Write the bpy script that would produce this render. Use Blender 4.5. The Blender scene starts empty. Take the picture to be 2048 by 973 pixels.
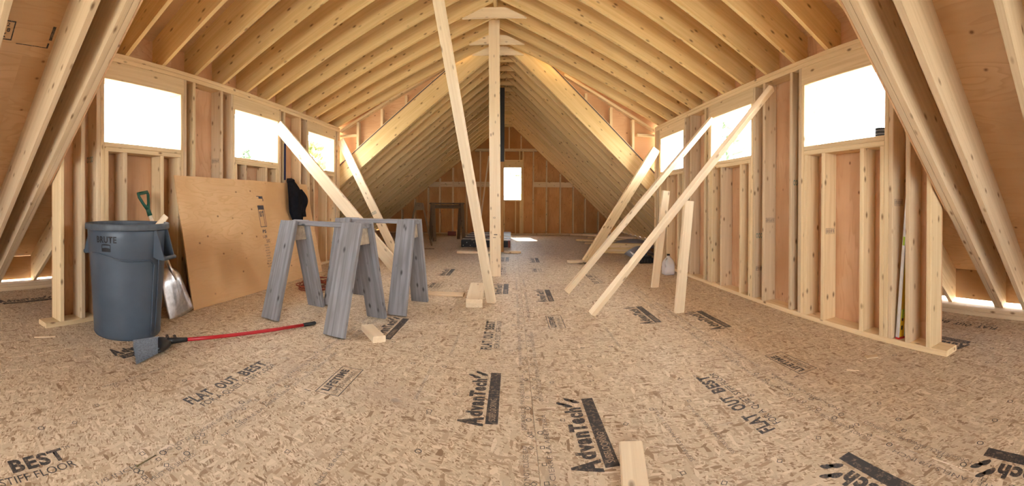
import bpy, bmesh, math, random
from mathutils import Vector, Matrix
random.seed(7)
sc = bpy.context.scene
COL = sc.collection
R = math.radians

# ------------------------------------------------------------------ camera (a swept cylindrical panorama, about 145 degrees wide)
F, U0, V0 = 810.6, 1024.4, 409.4
CAM_H = 0.953
cd = bpy.data.cameras.new('camera')
cd.type = 'PANO'
cd.panorama_type = 'CENTRAL_CYLINDRICAL'
cd.central_cylindrical_range_u_min = (0 - U0) / F
cd.central_cylindrical_range_u_max = (2048 - U0) / F
cd.central_cylindrical_range_v_min = -(973 - V0) / F
cd.central_cylindrical_range_v_max = V0 / F
cd.central_cylindrical_radius = 1.0
cd.clip_start = 0.02
cd.clip_end = 500
cam = bpy.data.objects.new('camera', cd)
COL.objects.link(cam)
pit, rol = 0.0039, 0.0053
fwd = Vector((0, math.cos(pit), -math.sin(pit)))
up0 = Vector((0, math.sin(pit), math.cos(pit)))
rt0 = Vector((1, 0, 0))
rt = rt0 * math.cos(rol) + up0 * math.sin(rol)
up = up0 * math.cos(rol) - rt0 * math.sin(rol)
m = Matrix.Identity(4)
for i in range(3):
    m[i][0], m[i][1], m[i][2] = rt[i], up[i], -fwd[i]
m[2][3] = CAM_H
cam.matrix_world = m
sc.camera = cam

# ------------------------------------------------------------------ sky, sun, exposure
world = bpy.data.worlds.new('hazy_sky')
sc.world = world
world.use_nodes = True
wn = world.node_tree
bg = wn.nodes['Background']
bg.inputs[0].default_value = (0.93, 0.97, 1.0, 1)
bg.inputs[1].default_value = 15.0
sun_d = bpy.data.lights.new('sun', 'SUN')
sun_d.energy = 30
sun_d.angle = R(1.5)
sun_d.color = (1.0, 0.93, 0.82)
sun = bpy.data.objects.new('sun', sun_d)
COL.objects.link(sun)
sun.rotation_euler = Vector((0.30, -1.55, -1.52)).to_track_quat('-Z', 'Y').to_euler()
vs = sc.view_settings
vs.view_transform = 'Standard'
vs.look = 'None'
vs.gamma = 1
vs.use_curve_mapping = False
vs.exposure = 0.76
sc.cycles.diffuse_bounces = 6
sc.cycles.max_bounces = 8

# ------------------------------------------------------------------ materials
def nodes(name):
    mt = bpy.data.materials.new(name)
    mt.use_nodes = True
    nt = mt.node_tree
    return mt, nt, nt.nodes['Principled BSDF']

def N(nt, t, **kw):
    n = nt.nodes.new(t)
    for k, v in kw.items():
        setattr(n, k, v)
    return n

def ramp(nt, stops, interp='LINEAR'):
    r = nt.nodes.new('ShaderNodeValToRGB')
    r.color_ramp.interpolation = interp
    e = r.color_ramp.elements
    while len(e) < len(stops):
        e.new(0.5)
    for el, (p, c) in zip(e, stops):
        el.position = p
        el.color = (*c, 1) if len(c) == 3 else c
    return r

def mix(nt, a, b, fac, mode='MIX'):
    n = nt.nodes.new('ShaderNodeMix')
    n.data_type = 'RGBA'
    n.blend_type = mode
    for sock, val in ((n.inputs[6], a), (n.inputs[7], b), (n.inputs[0], fac)):
        if hasattr(val, 'is_output'):
            nt.links.new(val, sock)
        elif isinstance(val, (int, float)):
            sock.default_value = val
        else:
            sock.default_value = (*val, 1) if len(val) == 3 else val
    return n.outputs[2]

def math_n(nt, op, a, b=0.0, clamp=False):
    n = nt.nodes.new('ShaderNodeMath')
    n.operation = op
    n.use_clamp = clamp
    for i, v in enumerate((a, b)):
        if hasattr(v, 'is_output'):
            nt.links.new(v, n.inputs[i])
        else:
            n.inputs[i].default_value = v
    return n.outputs[0]

def coords(nt, scale=(1, 1, 1), rnd=37.0):
    """object coordinates, shifted by a random amount for each object, scaled"""
    tc = nt.nodes.new('ShaderNodeTexCoord')
    oi = nt.nodes.new('ShaderNodeObjectInfo')
    cv = nt.nodes.new('ShaderNodeCombineXYZ')
    for i, k in enumerate((1.0, 1.7, 0.61)):
        nt.links.new(math_n(nt, 'MULTIPLY', oi.outputs['Random'], rnd * k), cv.inputs[i])
    ad = N(nt, 'ShaderNodeVectorMath', operation='ADD')
    nt.links.new(tc.outputs['Object'], ad.inputs[0])
    nt.links.new(cv.outputs[0], ad.inputs[1])
    mp = nt.nodes.new('ShaderNodeMapping')
    mp.inputs['Scale'].default_value = scale
    nt.links.new(ad.outputs[0], mp.inputs[0])
    return ad.outputs[0], mp.outputs[0], oi.outputs['Random']

def scaled(nt, vec, scale, rot=(0, 0, 0)):
    if any(rot):
        mr = nt.nodes.new('ShaderNodeMapping')
        mr.inputs['Rotation'].default_value = rot
        nt.links.new(vec, mr.inputs[0])
        vec, rot = mr.outputs[0], (0, 0, 0)
    mp = nt.nodes.new('ShaderNodeMapping')
    mp.inputs['Scale'].default_value = scale
    mp.inputs['Rotation'].default_value = rot
    nt.links.new(vec, mp.inputs[0])
    return mp.outputs[0]

def noise(nt, vec, scale, detail=3, rough=0.55, dist=0.0):
    n = nt.nodes.new('ShaderNodeTexNoise')
    n.inputs['Scale'].default_value = scale
    n.inputs['Detail'].default_value = detail
    n.inputs['Roughness'].default_value = rough
    n.inputs['Distortion'].default_value = dist
    nt.links.new(vec, n.inputs['Vector'])
    return n

def voro(nt, vec, scale, feature='F1', rnd=1.0):
    n = nt.nodes.new('ShaderNodeTexVoronoi')
    n.feature = feature
    n.inputs['Scale'].default_value = scale
    n.inputs['Randomness'].default_value = rnd
    nt.links.new(vec, n.inputs['Vector'])
    return n

def lumber(name, light, dark, knot=(0.16, 0.075, 0.03), knots=1.0, tint=0.22, rough=0.72, fade=None, grain=1.0):
    mt, nt, p = nodes(name)
    base, g, rnd = coords(nt, (0.35, 11 * grain, 11 * grain))
    n1 = noise(nt, g, 3.0, 5, 0.6, 0.6)
    n2 = noise(nt, scaled(nt, base, (2.0, 90 * grain, 90 * grain)), 2.0, 2, 0.6)
    r1 = ramp(nt, [(0.25, dark), (0.60, light)])
    nt.links.new(n1.outputs[0], r1.inputs[0])
    c = mix(nt, r1.outputs[0], (0.80, 0.78, 0.74), math_n(nt, 'MULTIPLY', n2.outputs[0], 0.42), 'MULTIPLY')
    if fade:      # broad weathered blotches
        n3 = noise(nt, scaled(nt, base, (1.3, 5, 5)), 2.2, 3)
        r3 = ramp(nt, [(0.42, (0, 0, 0)), (0.66, (1, 1, 1))])
        nt.links.new(n3.outputs[0], r3.inputs[0])
        c = mix(nt, c, fade, math_n(nt, 'MULTIPLY', r3.outputs[0], 0.6))
    if knots:
        kv = voro(nt, scaled(nt, base, (4.6, 10.0, 10.0)), 1.35)
        kr = ramp(nt, [(0.06, (1, 1, 1)), (0.12, (0.55, 0.55, 0.55)), (0.19, (0, 0, 0))])
        nt.links.new(kv.outputs['Distance'], kr.inputs[0])
        c = mix(nt, c, knot, math_n(nt, 'MULTIPLY', kr.outputs[0], 0.85 * knots))
    hs = N(nt, 'ShaderNodeHueSaturation')
    nt.links.new(math_n(nt, 'ADD', math_n(nt, 'MULTIPLY', rnd, tint), 1.0 - tint * 0.5), hs.inputs['Value'])
    nt.links.new(c, hs.inputs['Color'])
    nt.links.new(hs.outputs[0], p.inputs['Base Color'])
    p.inputs['Roughness'].default_value = rough
    p.inputs['Specular IOR Level'].default_value = 0.25
    return mt

def plywood(name, light, dark, scale=1.0):
    mt, nt, p = nodes(name)
    base, g, rnd = coords(nt, (0.55 * scale, 2.4 * scale, 2.4 * scale))
    n1 = noise(nt, g, 1.6, 3, 0.5, 0.3)
    # contour rings of a rotary-cut veneer
    w = math_n(nt, 'FRACT', math_n(nt, 'MULTIPLY', n1.outputs[0], 13.0))
    rr = ramp(nt, [(0.0, (0, 0, 0)), (0.62, (0.25, 0.25, 0.25)), (0.9, (1, 1, 1)), (1.0, (0.1, 0.1, 0.1))])
    nt.links.new(w, rr.inputs[0])
    n2 = noise(nt, scaled(nt, base, (1.2, 30, 30)), 2.0, 4, 0.6)
    big = noise(nt, scaled(nt, base, (1, 1, 1)), 1.4, 2)
    br = ramp(nt, [(0.35, dark), (0.65, light)])
    nt.links.new(big.outputs[0], br.inputs[0])
    c = mix(nt, br.outputs[0], dark, math_n(nt, 'MULTIPLY', rr.outputs[0], 0.62))
    c = mix(nt, c, (0.84, 0.8, 0.76), math_n(nt, 'MULTIPLY', n2.outputs[0], 0.4), 'MULTIPLY')
    kv = voro(nt, scaled(nt, base, (4.4, 6.0, 6.0)), 1.25)
    kr = ramp(nt, [(0.04, (1, 1, 1)), (0.075, (0.35, 0.35, 0.35)), (0.11, (0, 0, 0))])
    nt.links.new(kv.outputs['Distance'], kr.inputs[0])
    c = mix(nt, c, (0.14, 0.055, 0.02), math_n(nt, 'MULTIPLY', kr.outputs[0], 0.8))
    hs = N(nt, 'ShaderNodeHueSaturation')
    nt.links.new(math_n(nt, 'ADD', math_n(nt, 'MULTIPLY', rnd, 0.16), 0.92), hs.inputs['Value'])
    nt.links.new(c, hs.inputs['Color'])
    nt.links.new(hs.outputs[0], p.inputs['Base Color'])
    p.inputs['Roughness'].default_value = 0.7
    p.inputs['Specular IOR Level'].default_value = 0.25
    return mt

def osb(name):
    mt, nt, p = nodes(name)
    base, g, rnd = coords(nt, (1, 1, 1))
    wob = noise(nt, base, 9, 2)
    cvec = N(nt, 'ShaderNodeVectorMath', operation='MULTIPLY_ADD')
    nt.links.new(wob.outputs['Color'], cvec.inputs[0])
    cvec.inputs[1].default_value = (0.03, 0.03, 0.03)
    nt.links.new(base, cvec.inputs[2])
    v = cvec.outputs[0]
    pal = [(0.0, (0.28, 0.18, 0.10)), (0.14, (0.43, 0.305, 0.19)), (0.38, (0.575, 0.46, 0.31)), (0.78, (0.68, 0.555, 0.39)), (1.0, (0.79, 0.66, 0.49))]
    cols = []
    for sc_, rot in (((34, 130, 1), 0.30), ((30, 105, 1), -0.42), ((60, 190, 1), 0.95), ((19, 60, 1), -0.08), ((26, 80, 1), 1.45)):
        vv = voro(nt, scaled(nt, v, sc_, (0, 0, rot)), 1.0)
        sep = N(nt, 'ShaderNodeSeparateColor')
        nt.links.new(vv.outputs['Color'], sep.inputs[0])
        r = ramp(nt, pal)
        nt.links.new(sep.outputs[0], r.inputs[0])
        cols.append((r.outputs[0], sep.outputs[1]))
    c = mix(nt, cols[0][0], cols[1][0], math_n(nt, 'GREATER_THAN', cols[1][1], 0.5))
    c = mix(nt, c, cols[2][0], math_n(nt, 'GREATER_THAN', cols[2][1], 0.5))
    c = mix(nt, c, cols[3][0], math_n(nt, 'GREATER_THAN', cols[3][1], 0.80))
    c = mix(nt, c, cols[4][0], math_n(nt, 'GREATER_THAN', cols[4][1], 0.82))
    # thin dark slits between flakes
    sl = noise(nt, scaled(nt, v, (26, 130, 1), (0, 0, 0.2)), 1.6, 3, 0.6)
    sr = ramp(nt, [(0.66, (0, 0, 0)), (0.73, (1, 1, 1))])
    nt.links.new(sl.outputs[0], sr.inputs[0])
    c = mix(nt, c, (0.20, 0.11, 0.055), math_n(nt, 'MULTIPLY', sr.outputs[0], 0.7))
    sf = noise(nt, base, 70, 3, 0.7)
    c = mix(nt, c, (0.62, 0.56, 0.5), math_n(nt, 'MULTIPLY', sf.outputs[0], 0.35), 'MULTIPLY')
    # broad scuffs and grime
    gr = noise(nt, scaled(nt, base, (1, 1, 1)), 2.1, 4, 0.6)
    grr = ramp(nt, [(0.52, (0, 0, 0)), (0.74, (1, 1, 1))])
    nt.links.new(gr.outputs[0], grr.inputs[0])
    c = mix(nt, c, (0.40, 0.30, 0.23), math_n(nt, 'MULTIPLY', grr.outputs[0], 0.35))
    st = noise(nt, scaled(nt, base, (1, 1, 1)), 6.5, 2, 0.5)
    stt = ramp(nt, [(0.72, (0, 0, 0)), (0.80, (1, 1, 1))])
    nt.links.new(st.outputs[0], stt.inputs[0])
    c = mix(nt, c, (0.22, 0.19, 0.17), math_n(nt, 'MULTIPLY', stt.outputs[0], 0.5))
    nt.links.new(c, p.inputs['Base Color'])
    p.inputs['Roughness'].default_value = 0.62
    p.inputs['Specular IOR Level'].default_value = 0.3
    return mt

def plain(name, col, rough=0.6, metal=0.0, var=0.1, scale=20, spec=0.4):
    mt, nt, p = nodes(name)
    base, g, rnd = coords(nt)
    n = noise(nt, base, scale, 3)
    a = tuple(x * (1 - var) for x in col)
    b = tuple(min(1, x * (1 + var)) for x in col)
    r = ramp(nt, [(0.3, a), (0.7, b)])
    nt.links.new(n.outputs[0], r.inputs[0])
    nt.links.new(r.outputs[0], p.inputs['Base Color'])
    p.inputs['Roughness'].default_value = rough
    p.inputs['Metallic'].default_value = metal
    p.inputs['Specular IOR Level'].default_value = spec
    return mt

def ink(name, col, under, wear=0.5):
    """printed ink, worn through to the board in small flecks"""
    mt, nt, p = nodes(name)
    base, g, rnd = coords(nt)
    n = noise(nt, base, 60, 4, 0.7)
    r = ramp(nt, [(0.5, (0, 0, 0)), (0.72, (1, 1, 1))])
    nt.links.new(n.outputs[0], r.inputs[0])
    nt.links.new(mix(nt, col, under, math_n(nt, 'MULTIPLY', r.outputs[0], wear)), p.inputs['Base Color'])
    p.inputs['Roughness'].default_value = 0.6
    return mt

M = {}
M['spf'] = lumber('spruce_framing_lumber', (0.77, 0.59, 0.35), (0.64, 0.455, 0.24))
M['rafter'] = lumber('spruce_rafter_lumber', (0.79, 0.58, 0.29), (0.66, 0.445, 0.185), tint=0.16)
M['stud2'] = lumber('greyer_spruce_lumber', (0.67, 0.51, 0.325), (0.55, 0.395, 0.235), tint=0.18)
M['pale'] = lumber('fresh_pale_lumber', (0.84, 0.69, 0.48), (0.74, 0.575, 0.37), knots=0.8)
M['grey'] = lumber('weathered_grey_lumber', (0.30, 0.295, 0.31), (0.13, 0.128, 0.132), knot=(0.04, 0.036, 0.033), fade=(0.17, 0.155, 0.145), grain=1.4, tint=0.3, rough=0.85)
M['endgrain'] = lumber('weathered_cut_end', (0.55, 0.44, 0.31), (0.33, 0.26, 0.18), knots=0.4, fade=(0.25, 0.21, 0.17), rough=0.9)
M['brown'] = lumber('old_brown_lumber', (0.20, 0.135, 0.075), (0.11, 0.07, 0.04), knot=(0.04, 0.02, 0.01), rough=0.85)
M['lvl'] = lumber('laminated_veneer_lumber', (0.50, 0.27, 0.09), (0.36, 0.17, 0.05), knots=0)
M['ply'] = plywood('fir_plywood', (0.69, 0.43, 0.245), (0.54, 0.30, 0.145))
M['plyfar'] = plywood('fir_plywood_dim_light_tint', (0.66, 0.35, 0.135), (0.50, 0.23, 0.075))  # more orange than the other plywood to stand in for dim warm light
M['plyroof'] = plywood('roof_plywood', (0.71, 0.47, 0.265), (0.55, 0.335, 0.165))
M['plysheet'] = plywood('new_plywood_sheet', (0.74, 0.50, 0.265), (0.60, 0.365, 0.165), 1.3)
M['osb'] = osb('tan_strand_board')
M['ink'] = ink('black_stamp_ink', (0.028, 0.026, 0.027), (0.50, 0.35, 0.22), 0.55)
M['inkthin'] = ink('thin_grey_stamp_ink', (0.10, 0.085, 0.075), (0.50, 0.35, 0.22), 0.9)
M['inkout'] = ink('board_showing_through_stamp', (0.42, 0.31, 0.21), (0.1, 0.08, 0.06), 0.6)
M['inkblue'] = ink('blue_black_print', (0.035, 0.035, 0.05), (0.5, 0.3, 0.14), 0.5)
M['inkteal'] = ink('teal_grade_stamp', (0.10, 0.20, 0.17), (0.6, 0.42, 0.25), 0.8)
M['inkgrey'] = ink('grey_grade_stamp', (0.17, 0.13, 0.10), (0.6, 0.42, 0.25), 0.9)
M['can'] = plain('grey_blue_plastic', (0.058, 0.078, 0.102), 0.42, var=0.12, scale=6)
M['canrim'] = plain('scuffed_grey_plastic', (0.075, 0.09, 0.105), 0.55, var=0.25, scale=14)
M['print'] = plain('black_print', (0.01, 0.01, 0.012), 0.5, var=0.02)
M['alu'] = plain('scratched_aluminium', (0.62, 0.61, 0.60), 0.33, 1.0, 0.22, 30)
M['greenplastic'] = plain('dark_green_plastic', (0.012, 0.075, 0.045), 0.4)
M['ash'] = lumber('pale_handle_wood', (0.70, 0.58, 0.42), (0.60, 0.48, 0.33), knots=0)
M['red'] = plain('red_enamel', (0.42, 0.012, 0.018), 0.3, var=0.08)
M['black'] = plain('black_plastic', (0.012, 0.012, 0.013), 0.45)
M['bristle'] = plain('grey_nylon_bristle', (0.20, 0.23, 0.27), 0.7, var=0.35, scale=90)
M['cloth'] = plain('black_cloth', (0.010, 0.010, 0.013), 0.95, var=0.3, scale=12, spec=0.1)
M['strap'] = plain('dark_blue_webbing', (0.006, 0.010, 0.06), 0.8)
M['cord'] = plain('orange_red_cord', (0.28, 0.055, 0.03), 0.5)
M['yellow'] = plain('yellow_enamel', (0.72, 0.44, 0.02), 0.4, var=0.08)
M['silver'] = plain('silver_aluminium', (0.72, 0.72, 0.72), 0.4, 0.6, 0.08)
M['redcap'] = plain('red_end_cap', (0.5, 0.02, 0.015), 0.5)
M['vial'] = plain('green_level_vial', (0.45, 0.65, 0.08), 0.2)
M['steel'] = plain('dark_nail_steel', (0.06, 0.055, 0.05), 0.45, 0.6, 0.3, 60)
M['nail'] = plain('brass_coated_nail', (0.22, 0.18, 0.09), 0.4, 0.7)
M['rackblack'] = plain('black_painted_steel', (0.012, 0.012, 0.014), 0.5)
M['rackred'] = plain('oxide_red_paint', (0.17, 0.035, 0.018), 0.5)
M['rackpale'] = plain('pale_gap_light', (0.55, 0.5, 0.46), 0.5)  # pale tone stands in for light shining between the black slats
M['tarp'] = plain('grey_plastic_sheet', (0.20, 0.20, 0.225), 0.45, var=0.2, scale=5)
M['white'] = plain('white_plastic', (0.80, 0.80, 0.79), 0.4)
M['bluecloth'] = plain('dusty_blue_cloth', (0.05, 0.09, 0.14), 0.9)
M['hidden_skin'] = plain('dark_hidden_skin', (0.05, 0.05, 0.055), 0.8)
M['siding'] = plain('pale_blue_siding', (0.20, 0.31, 0.42), 0.7)
M['slate'] = plain('blue_grey_roofing', (0.17, 0.235, 0.31), 0.7, var=0.15)
M['trim'] = plain('white_trim_paint', (0.82, 0.82, 0.8), 0.5)
M['glass'] = plain('dark_window_glass', (0.05, 0.07, 0.09), 0.1)
M['bark'] = plain('grey_bark', (0.16, 0.13, 0.10), 0.9, var=0.3)
M['needles'] = plain('green_needles', (0.13, 0.18, 0.10), 0.8, var=0.4, scale=3)  # leaf tone paled to stand in for glare and haze
M['needles2'] = plain('yellow_green_leaves', (0.34, 0.36, 0.15), 0.8, var=0.35, scale=3)  # also paled for the glare outside the windows
M['lawn'] = plain('pale_dry_lawn', (0.55, 0.54, 0.47), 0.9, var=0.3, scale=1.5)
M['fence'] = plain('grey_fence_paint', (0.42, 0.42, 0.40), 0.7)

def jug_mat():
    mt, nt, p = nodes('cloudy_white_plastic')
    p.inputs['Base Color'].default_value = (0.82, 0.80, 0.80, 1)
    p.inputs['Roughness'].default_value = 0.35
    p.inputs['Transmission Weight'].default_value = 0.25
    base, g, rnd = coords(nt)
    n = noise(nt, base, 8, 2)
    r = ramp(nt, [(0.3, (0.30,) * 3), (0.7, (0.42,) * 3)])
    nt.links.new(n.outputs[0], r.inputs[0])
    nt.links.new(r.outputs[0], p.inputs['Roughness'])
    return mt
M['jug'] = jug_mat()

# ------------------------------------------------------------------ helpers
def link(name, mesh, mat, parent=None, mw=None, smooth=False):
    o = bpy.data.objects.new(name, mesh)
    COL.objects.link(o)
    if mat is not None and not mesh.materials:
        mesh.materials.append(M[mat] if isinstance(mat, str) else mat)
    if mw is not None:
        o.matrix_world = mw
    if parent is not None:
        pm = parent.matrix_basis.copy()
        pp = parent.parent
        while pp is not None:
            pm = pp.matrix_basis @ pm
            pp = pp.parent
        o.parent = parent
        o.matrix_parent_inverse = pm.inverted()
        o.matrix_basis = mw if mw is not None else Matrix.Identity(4)
    if smooth:
        for f in mesh.polygons:
            f.use_smooth = True
    return o

def tag(o, label, cat, group=None, kind=None):
    o['label'] = label
    o['category'] = cat
    if group:
        o['group'] = group
    if kind:
        o['kind'] = kind
    return o

def empty(name, loc=(0, 0, 0), rz=0.0):
    o = bpy.data.objects.new(name, None)
    o.empty_display_size = 0.1
    COL.objects.link(o)
    o.matrix_basis = Matrix.Translation(loc) @ Matrix.Rotation(rz, 4, 'Z')
    return o

def mesh_of(verts, faces, name='m'):
    me = bpy.data.meshes.new(name)
    me.from_pydata([tuple(v) for v in verts], [], faces)
    bm = bmesh.new()
    bm.from_mesh(me)
    bmesh.ops.recalc_face_normals(bm, faces=bm.faces)
    bm.to_mesh(me)
    bm.free()
    return me

_bars = {}
def bar_mesh(L, w, t, e=0.0045, s0=0.0, s1=0.0):
    """board: local X its length (from 0), Y its width, Z its thickness, long edges eased; s0/s1 lean the end cuts (x shift per unit of y)"""
    key = (round(L, 4), round(w, 4), round(t, 4), e, round(s0, 3), round(s1, 3))
    if key in _bars:
        return _bars[key]
    e = min(e, w * 0.3, t * 0.3)
    a, b = w / 2, t / 2
    sec = [(-a + e, -b), (a - e, -b), (a, -b + e), (a, b - e), (a - e, b), (-a + e, b), (-a, b - e), (-a, -b + e)]
    v = [(y * s0, y, z) for y, z in sec] + [(L + y * s1, y, z) for y, z in sec]
    f = [[i, (i + 1) % 8, 8 + (i + 1) % 8, 8 + i] for i in range(8)] + [list(range(8))[::-1], list(range(8, 16))]
    _bars[key] = mesh_of(v, f, 'board')
    return _bars[key]

def frame_from(p0, p1, wdir):
    p0, p1 = Vector(p0), Vector(p1)
    x = (p1 - p0).normalized()
    w = Vector(wdir)
    y = (w - x * w.dot(x)).normalized()
    z = x.cross(y)
    mw = Matrix.Identity(4)
    for i in range(3):
        mw[i][0], mw[i][1], mw[i][2], mw[i][3] = x[i], y[i], z[i], p0[i]
    return mw, (p1 - p0).length

def board(name, p0, p1, w, t, wdir, mat, parent=None, s0=0.0, s1=0.0, e=0.0045):
    """a board from p0 to p1 along its centre line; wdir is the direction of its wide face's width w"""
    mw, L = frame_from(p0, p1, wdir)
    base = bar_mesh(L, w, t, e, s0, s1)
    key = (base.name, mat)
    me = _matmesh.get(key)
    if me is None:
        me = base.copy()
        me.materials.clear()
        me.materials.append(M[mat])
        _matmesh[key] = me
    return link(name, me, mat, parent, mw)
_matmesh = {}

def box(name, lo, hi, mat, parent=None, along=None, e=0.0045):
    """axis-aligned board between two corners; grain along the longest side unless given"""
    lo, hi = Vector(lo), Vector(hi)
    d = hi - lo
    ax = along if along is not None else max(range(3), key=lambda i: d[i])
    o2 = [i for i in range(3) if i != ax]
    wax = max(o2, key=lambda i: d[i])
    tax = [i for i in o2 if i != wax][0]
    c = (lo + hi) / 2
    p0, p1 = c.copy(), c.copy()
    p0[ax], p1[ax] = lo[ax], hi[ax]
    wd = [0, 0, 0]
    wd[wax] = 1
    return board(name, p0, p1, d[wax], d[tax], wd, mat, parent, e=e)

def prism(name, prof, y0, y1, ang, mat, parent=None):
    """profile in the x-z plane, thick from y0 to y1; local X turned by ang so the grain follows the slope"""
    ca, sa = math.cos(ang), math.sin(ang)
    ox, oz = prof[0]
    loc = [((x - ox) * ca + (z - oz) * sa, -(x - ox) * sa + (z - oz) * ca) for x, z in prof]
    n = len(loc)
    t = y1 - y0
    v = [(a, 0, b) for a, b in loc] + [(a, t, b) for a, b in loc]
    f = [list(range(n)), list(range(n, 2 * n))[::-1]] + [[i, (i + 1) % n, n + (i + 1) % n, n + i] for i in range(n)]
    me = mesh_of(v, f, 'rafter')
    me.materials.append(M[mat])
    mw = Matrix.Translation((ox, y0, oz)) @ Matrix.Rotation(-ang, 4, 'Y')
    return link(name, me, mat, parent, mw), me

def prism_copy(name, me, prof, y0, ang, parent):
    ox, oz = prof[0]
    mw = Matrix.Translation((ox, y0, oz)) @ Matrix.Rotation(-ang, 4, 'Y')
    return link(name, me, None, parent, mw)

def tube_mesh(pts, rad, n=10, closed=False, caps=True):
    pts = [Vector(p) for p in pts]
    v, f = [], []
    N_ = len(pts)
    prev = None
    for i, p in enumerate(pts):
        if closed:
            d = (pts[(i + 1) % N_] - pts[i - 1]).normalized()
        else:
            d = (pts[min(i + 1, N_ - 1)] - pts[max(i - 1, 0)]).normalized()
        if prev is None:
            a = Vector((0, 0, 1)) if abs(d.z) < 0.9 else Vector((1, 0, 0))
            x = d.cross(a).normalized()
        else:
            x = (prev - d * prev.dot(d)).normalized()
        prev = x
        y = d.cross(x)
        r = rad[i] if isinstance(rad, (list, tuple)) else rad
        for k in range(n):
            t = 2 * math.pi * k / n
            v.append(p + x * math.cos(t) * r + y * math.sin(t) * r)
    for i in range(N_ if closed else N_ - 1):
        for k in range(n):
            j = (i + 1) % N_
            f.append([i * n + k, i * n + (k + 1) % n, j * n + (k + 1) % n, j * n + k])
    if caps and not closed:
        f.append(list(range(n))[::-1])
        f.append([(N_ - 1) * n + k for k in range(n)])
    return mesh_of(v, f, 'tube')

def tube(name, pts, rad, mat, parent=None, n=10, closed=False):
    return link(name, tube_mesh(pts, rad, n, closed), mat, parent, smooth=True)

def grid_mesh(rows, thick=0.0, closed_u=False):
    """rows of points -> a sheet; thick > 0 gives it a second skin along the normals"""
    nr, nc = len(rows), len(rows[0])
    v = [Vector(p) for r in rows for p in r]
    f = []
    for i in range(nr - 1):
        for j in range(nc if closed_u else nc - 1):
            f.append([i * nc + j, i * nc + (j + 1) % nc, (i + 1) * nc + (j + 1) % nc, (i + 1) * nc + j])
    me = mesh_of(v, f, 'sheet')
    if thick:
        bm = bmesh.new()
        bm.from_mesh(me)
        bmesh.ops.solidify(bm, geom=bm.faces[:], thickness=thick)
        bmesh.ops.recalc_face_normals(bm, faces=bm.faces)
        bm.to_mesh(me)
        bm.free()
    return me

def join_meshes(parts, name='joined'):
    """parts: (mesh, matrix, material index) -> one mesh"""
    bm = bmesh.new()
    for me, mw, mi in parts:
        n0 = len(bm.faces)
        nv = len(bm.verts)
        bm.from_mesh(me)
        bm.verts.ensure_lookup_table()
        bm.faces.ensure_lookup_table()
        for vv in bm.verts[nv:]:
            vv.co = mw @ vv.co
        for ff in bm.faces[n0:]:
            ff.material_index = mi
    out = bpy.data.meshes.new(name)
    bm.to_mesh(out)
    bm.free()
    return out

_text = {}
def text_mesh(body, bold=0.0, shear=0.0):
    """flat lettering, 1 unit wide and 1 high, lower left corner at the origin"""
    key = (body, bold, shear)
    if key in _text:
        return _text[key]
    cu = bpy.data.curves.new('lettering', 'FONT')
    cu.body = body
    cu.size = 1.0
    cu.offset = bold
    cu.shear = shear
    if bold > 0.02:
        cu.space_character = 1.0 + bold * 3
    cu.resolution_u = 3
    o = bpy.data.objects.new('lettering_tmp', cu)
    COL.objects.link(o)
    bpy.context.view_layer.update()
    me = bpy.data.meshes.new_from_object(o.evaluated_get(bpy.context.evaluated_depsgraph_get()))
    bpy.data.objects.remove(o)
    bpy.data.curves.remove(cu)
    xs = [v.co.x for v in me.vertices]
    ys = [v.co.y for v in me.vertices]
    x0, x1, y0, y1 = min(xs), max(xs), min(ys), max(ys)
    for v in me.vertices:
        v.co.x = (v.co.x - x0) / (x1 - x0)
        v.co.y = (v.co.y - y0) / (y1 - y0)
        v.co.z = 0
    _text[key] = me
    return me

def rect_mesh(x0, y0, x1, y1):
    return mesh_of([(x0, y0, 0), (x1, y0, 0), (x1, y1, 0), (x0, y1, 0)], [[0, 1, 2, 3]], 'rect')

def ring_rect(x0, y0, x1, y1, t):
    o = [(x0, y0, 0), (x1, y0, 0), (x1, y1, 0), (x0, y1, 0)]
    i = [(x0 + t, y0 + t, 0), (x1 - t, y0 + t, 0), (x1 - t, y1 - t, 0), (x0 + t, y1 - t, 0)]
    return mesh_of(o + i, [[k, (k + 1) % 4, 4 + (k + 1) % 4, 4 + k] for k in range(4)], 'ring')

def S(x, y, sx, sy, z=0.0):
    return Matrix.Translation((x, y, z)) @ Matrix.Diagonal((sx, sy, 1, 1))

# ================================================================== THE SETTING
XL, XR, ZT = -2.772, 2.237, 2.182          # inner faces of the dormer walls, top of their plates
CD, ZD = -0.22, 3.357                       # underside of the dormer ridge
SDL, SDR = (ZD - ZT) / (CD - XL), (ZD - ZT) / (XR - CD)
def zl(x): return 3.438 + 0.804 * x         # underside of the main roof, left and right slope
def zr_(x): return 3.211 - 0.961 * x
def zmain(x): return min(zl(x), zr_(x))
AX, AZ = -0.129, 3.335
AL, AR = math.atan(0.804), math.atan(-0.961)
DVL, DVR = 0.26 / math.cos(AL), 0.26 / math.cos(AR)
YF, YB = 12.10, -2.60                       # inner faces of the two gable walls
YN_L, YN_R, YE = 1.336, 1.300, 6.120        # dormer's near ends (far face of the near beams) and its far end

def structure(name, label, cat):
    return tag(empty(name), label, cat, kind='structure')

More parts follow.
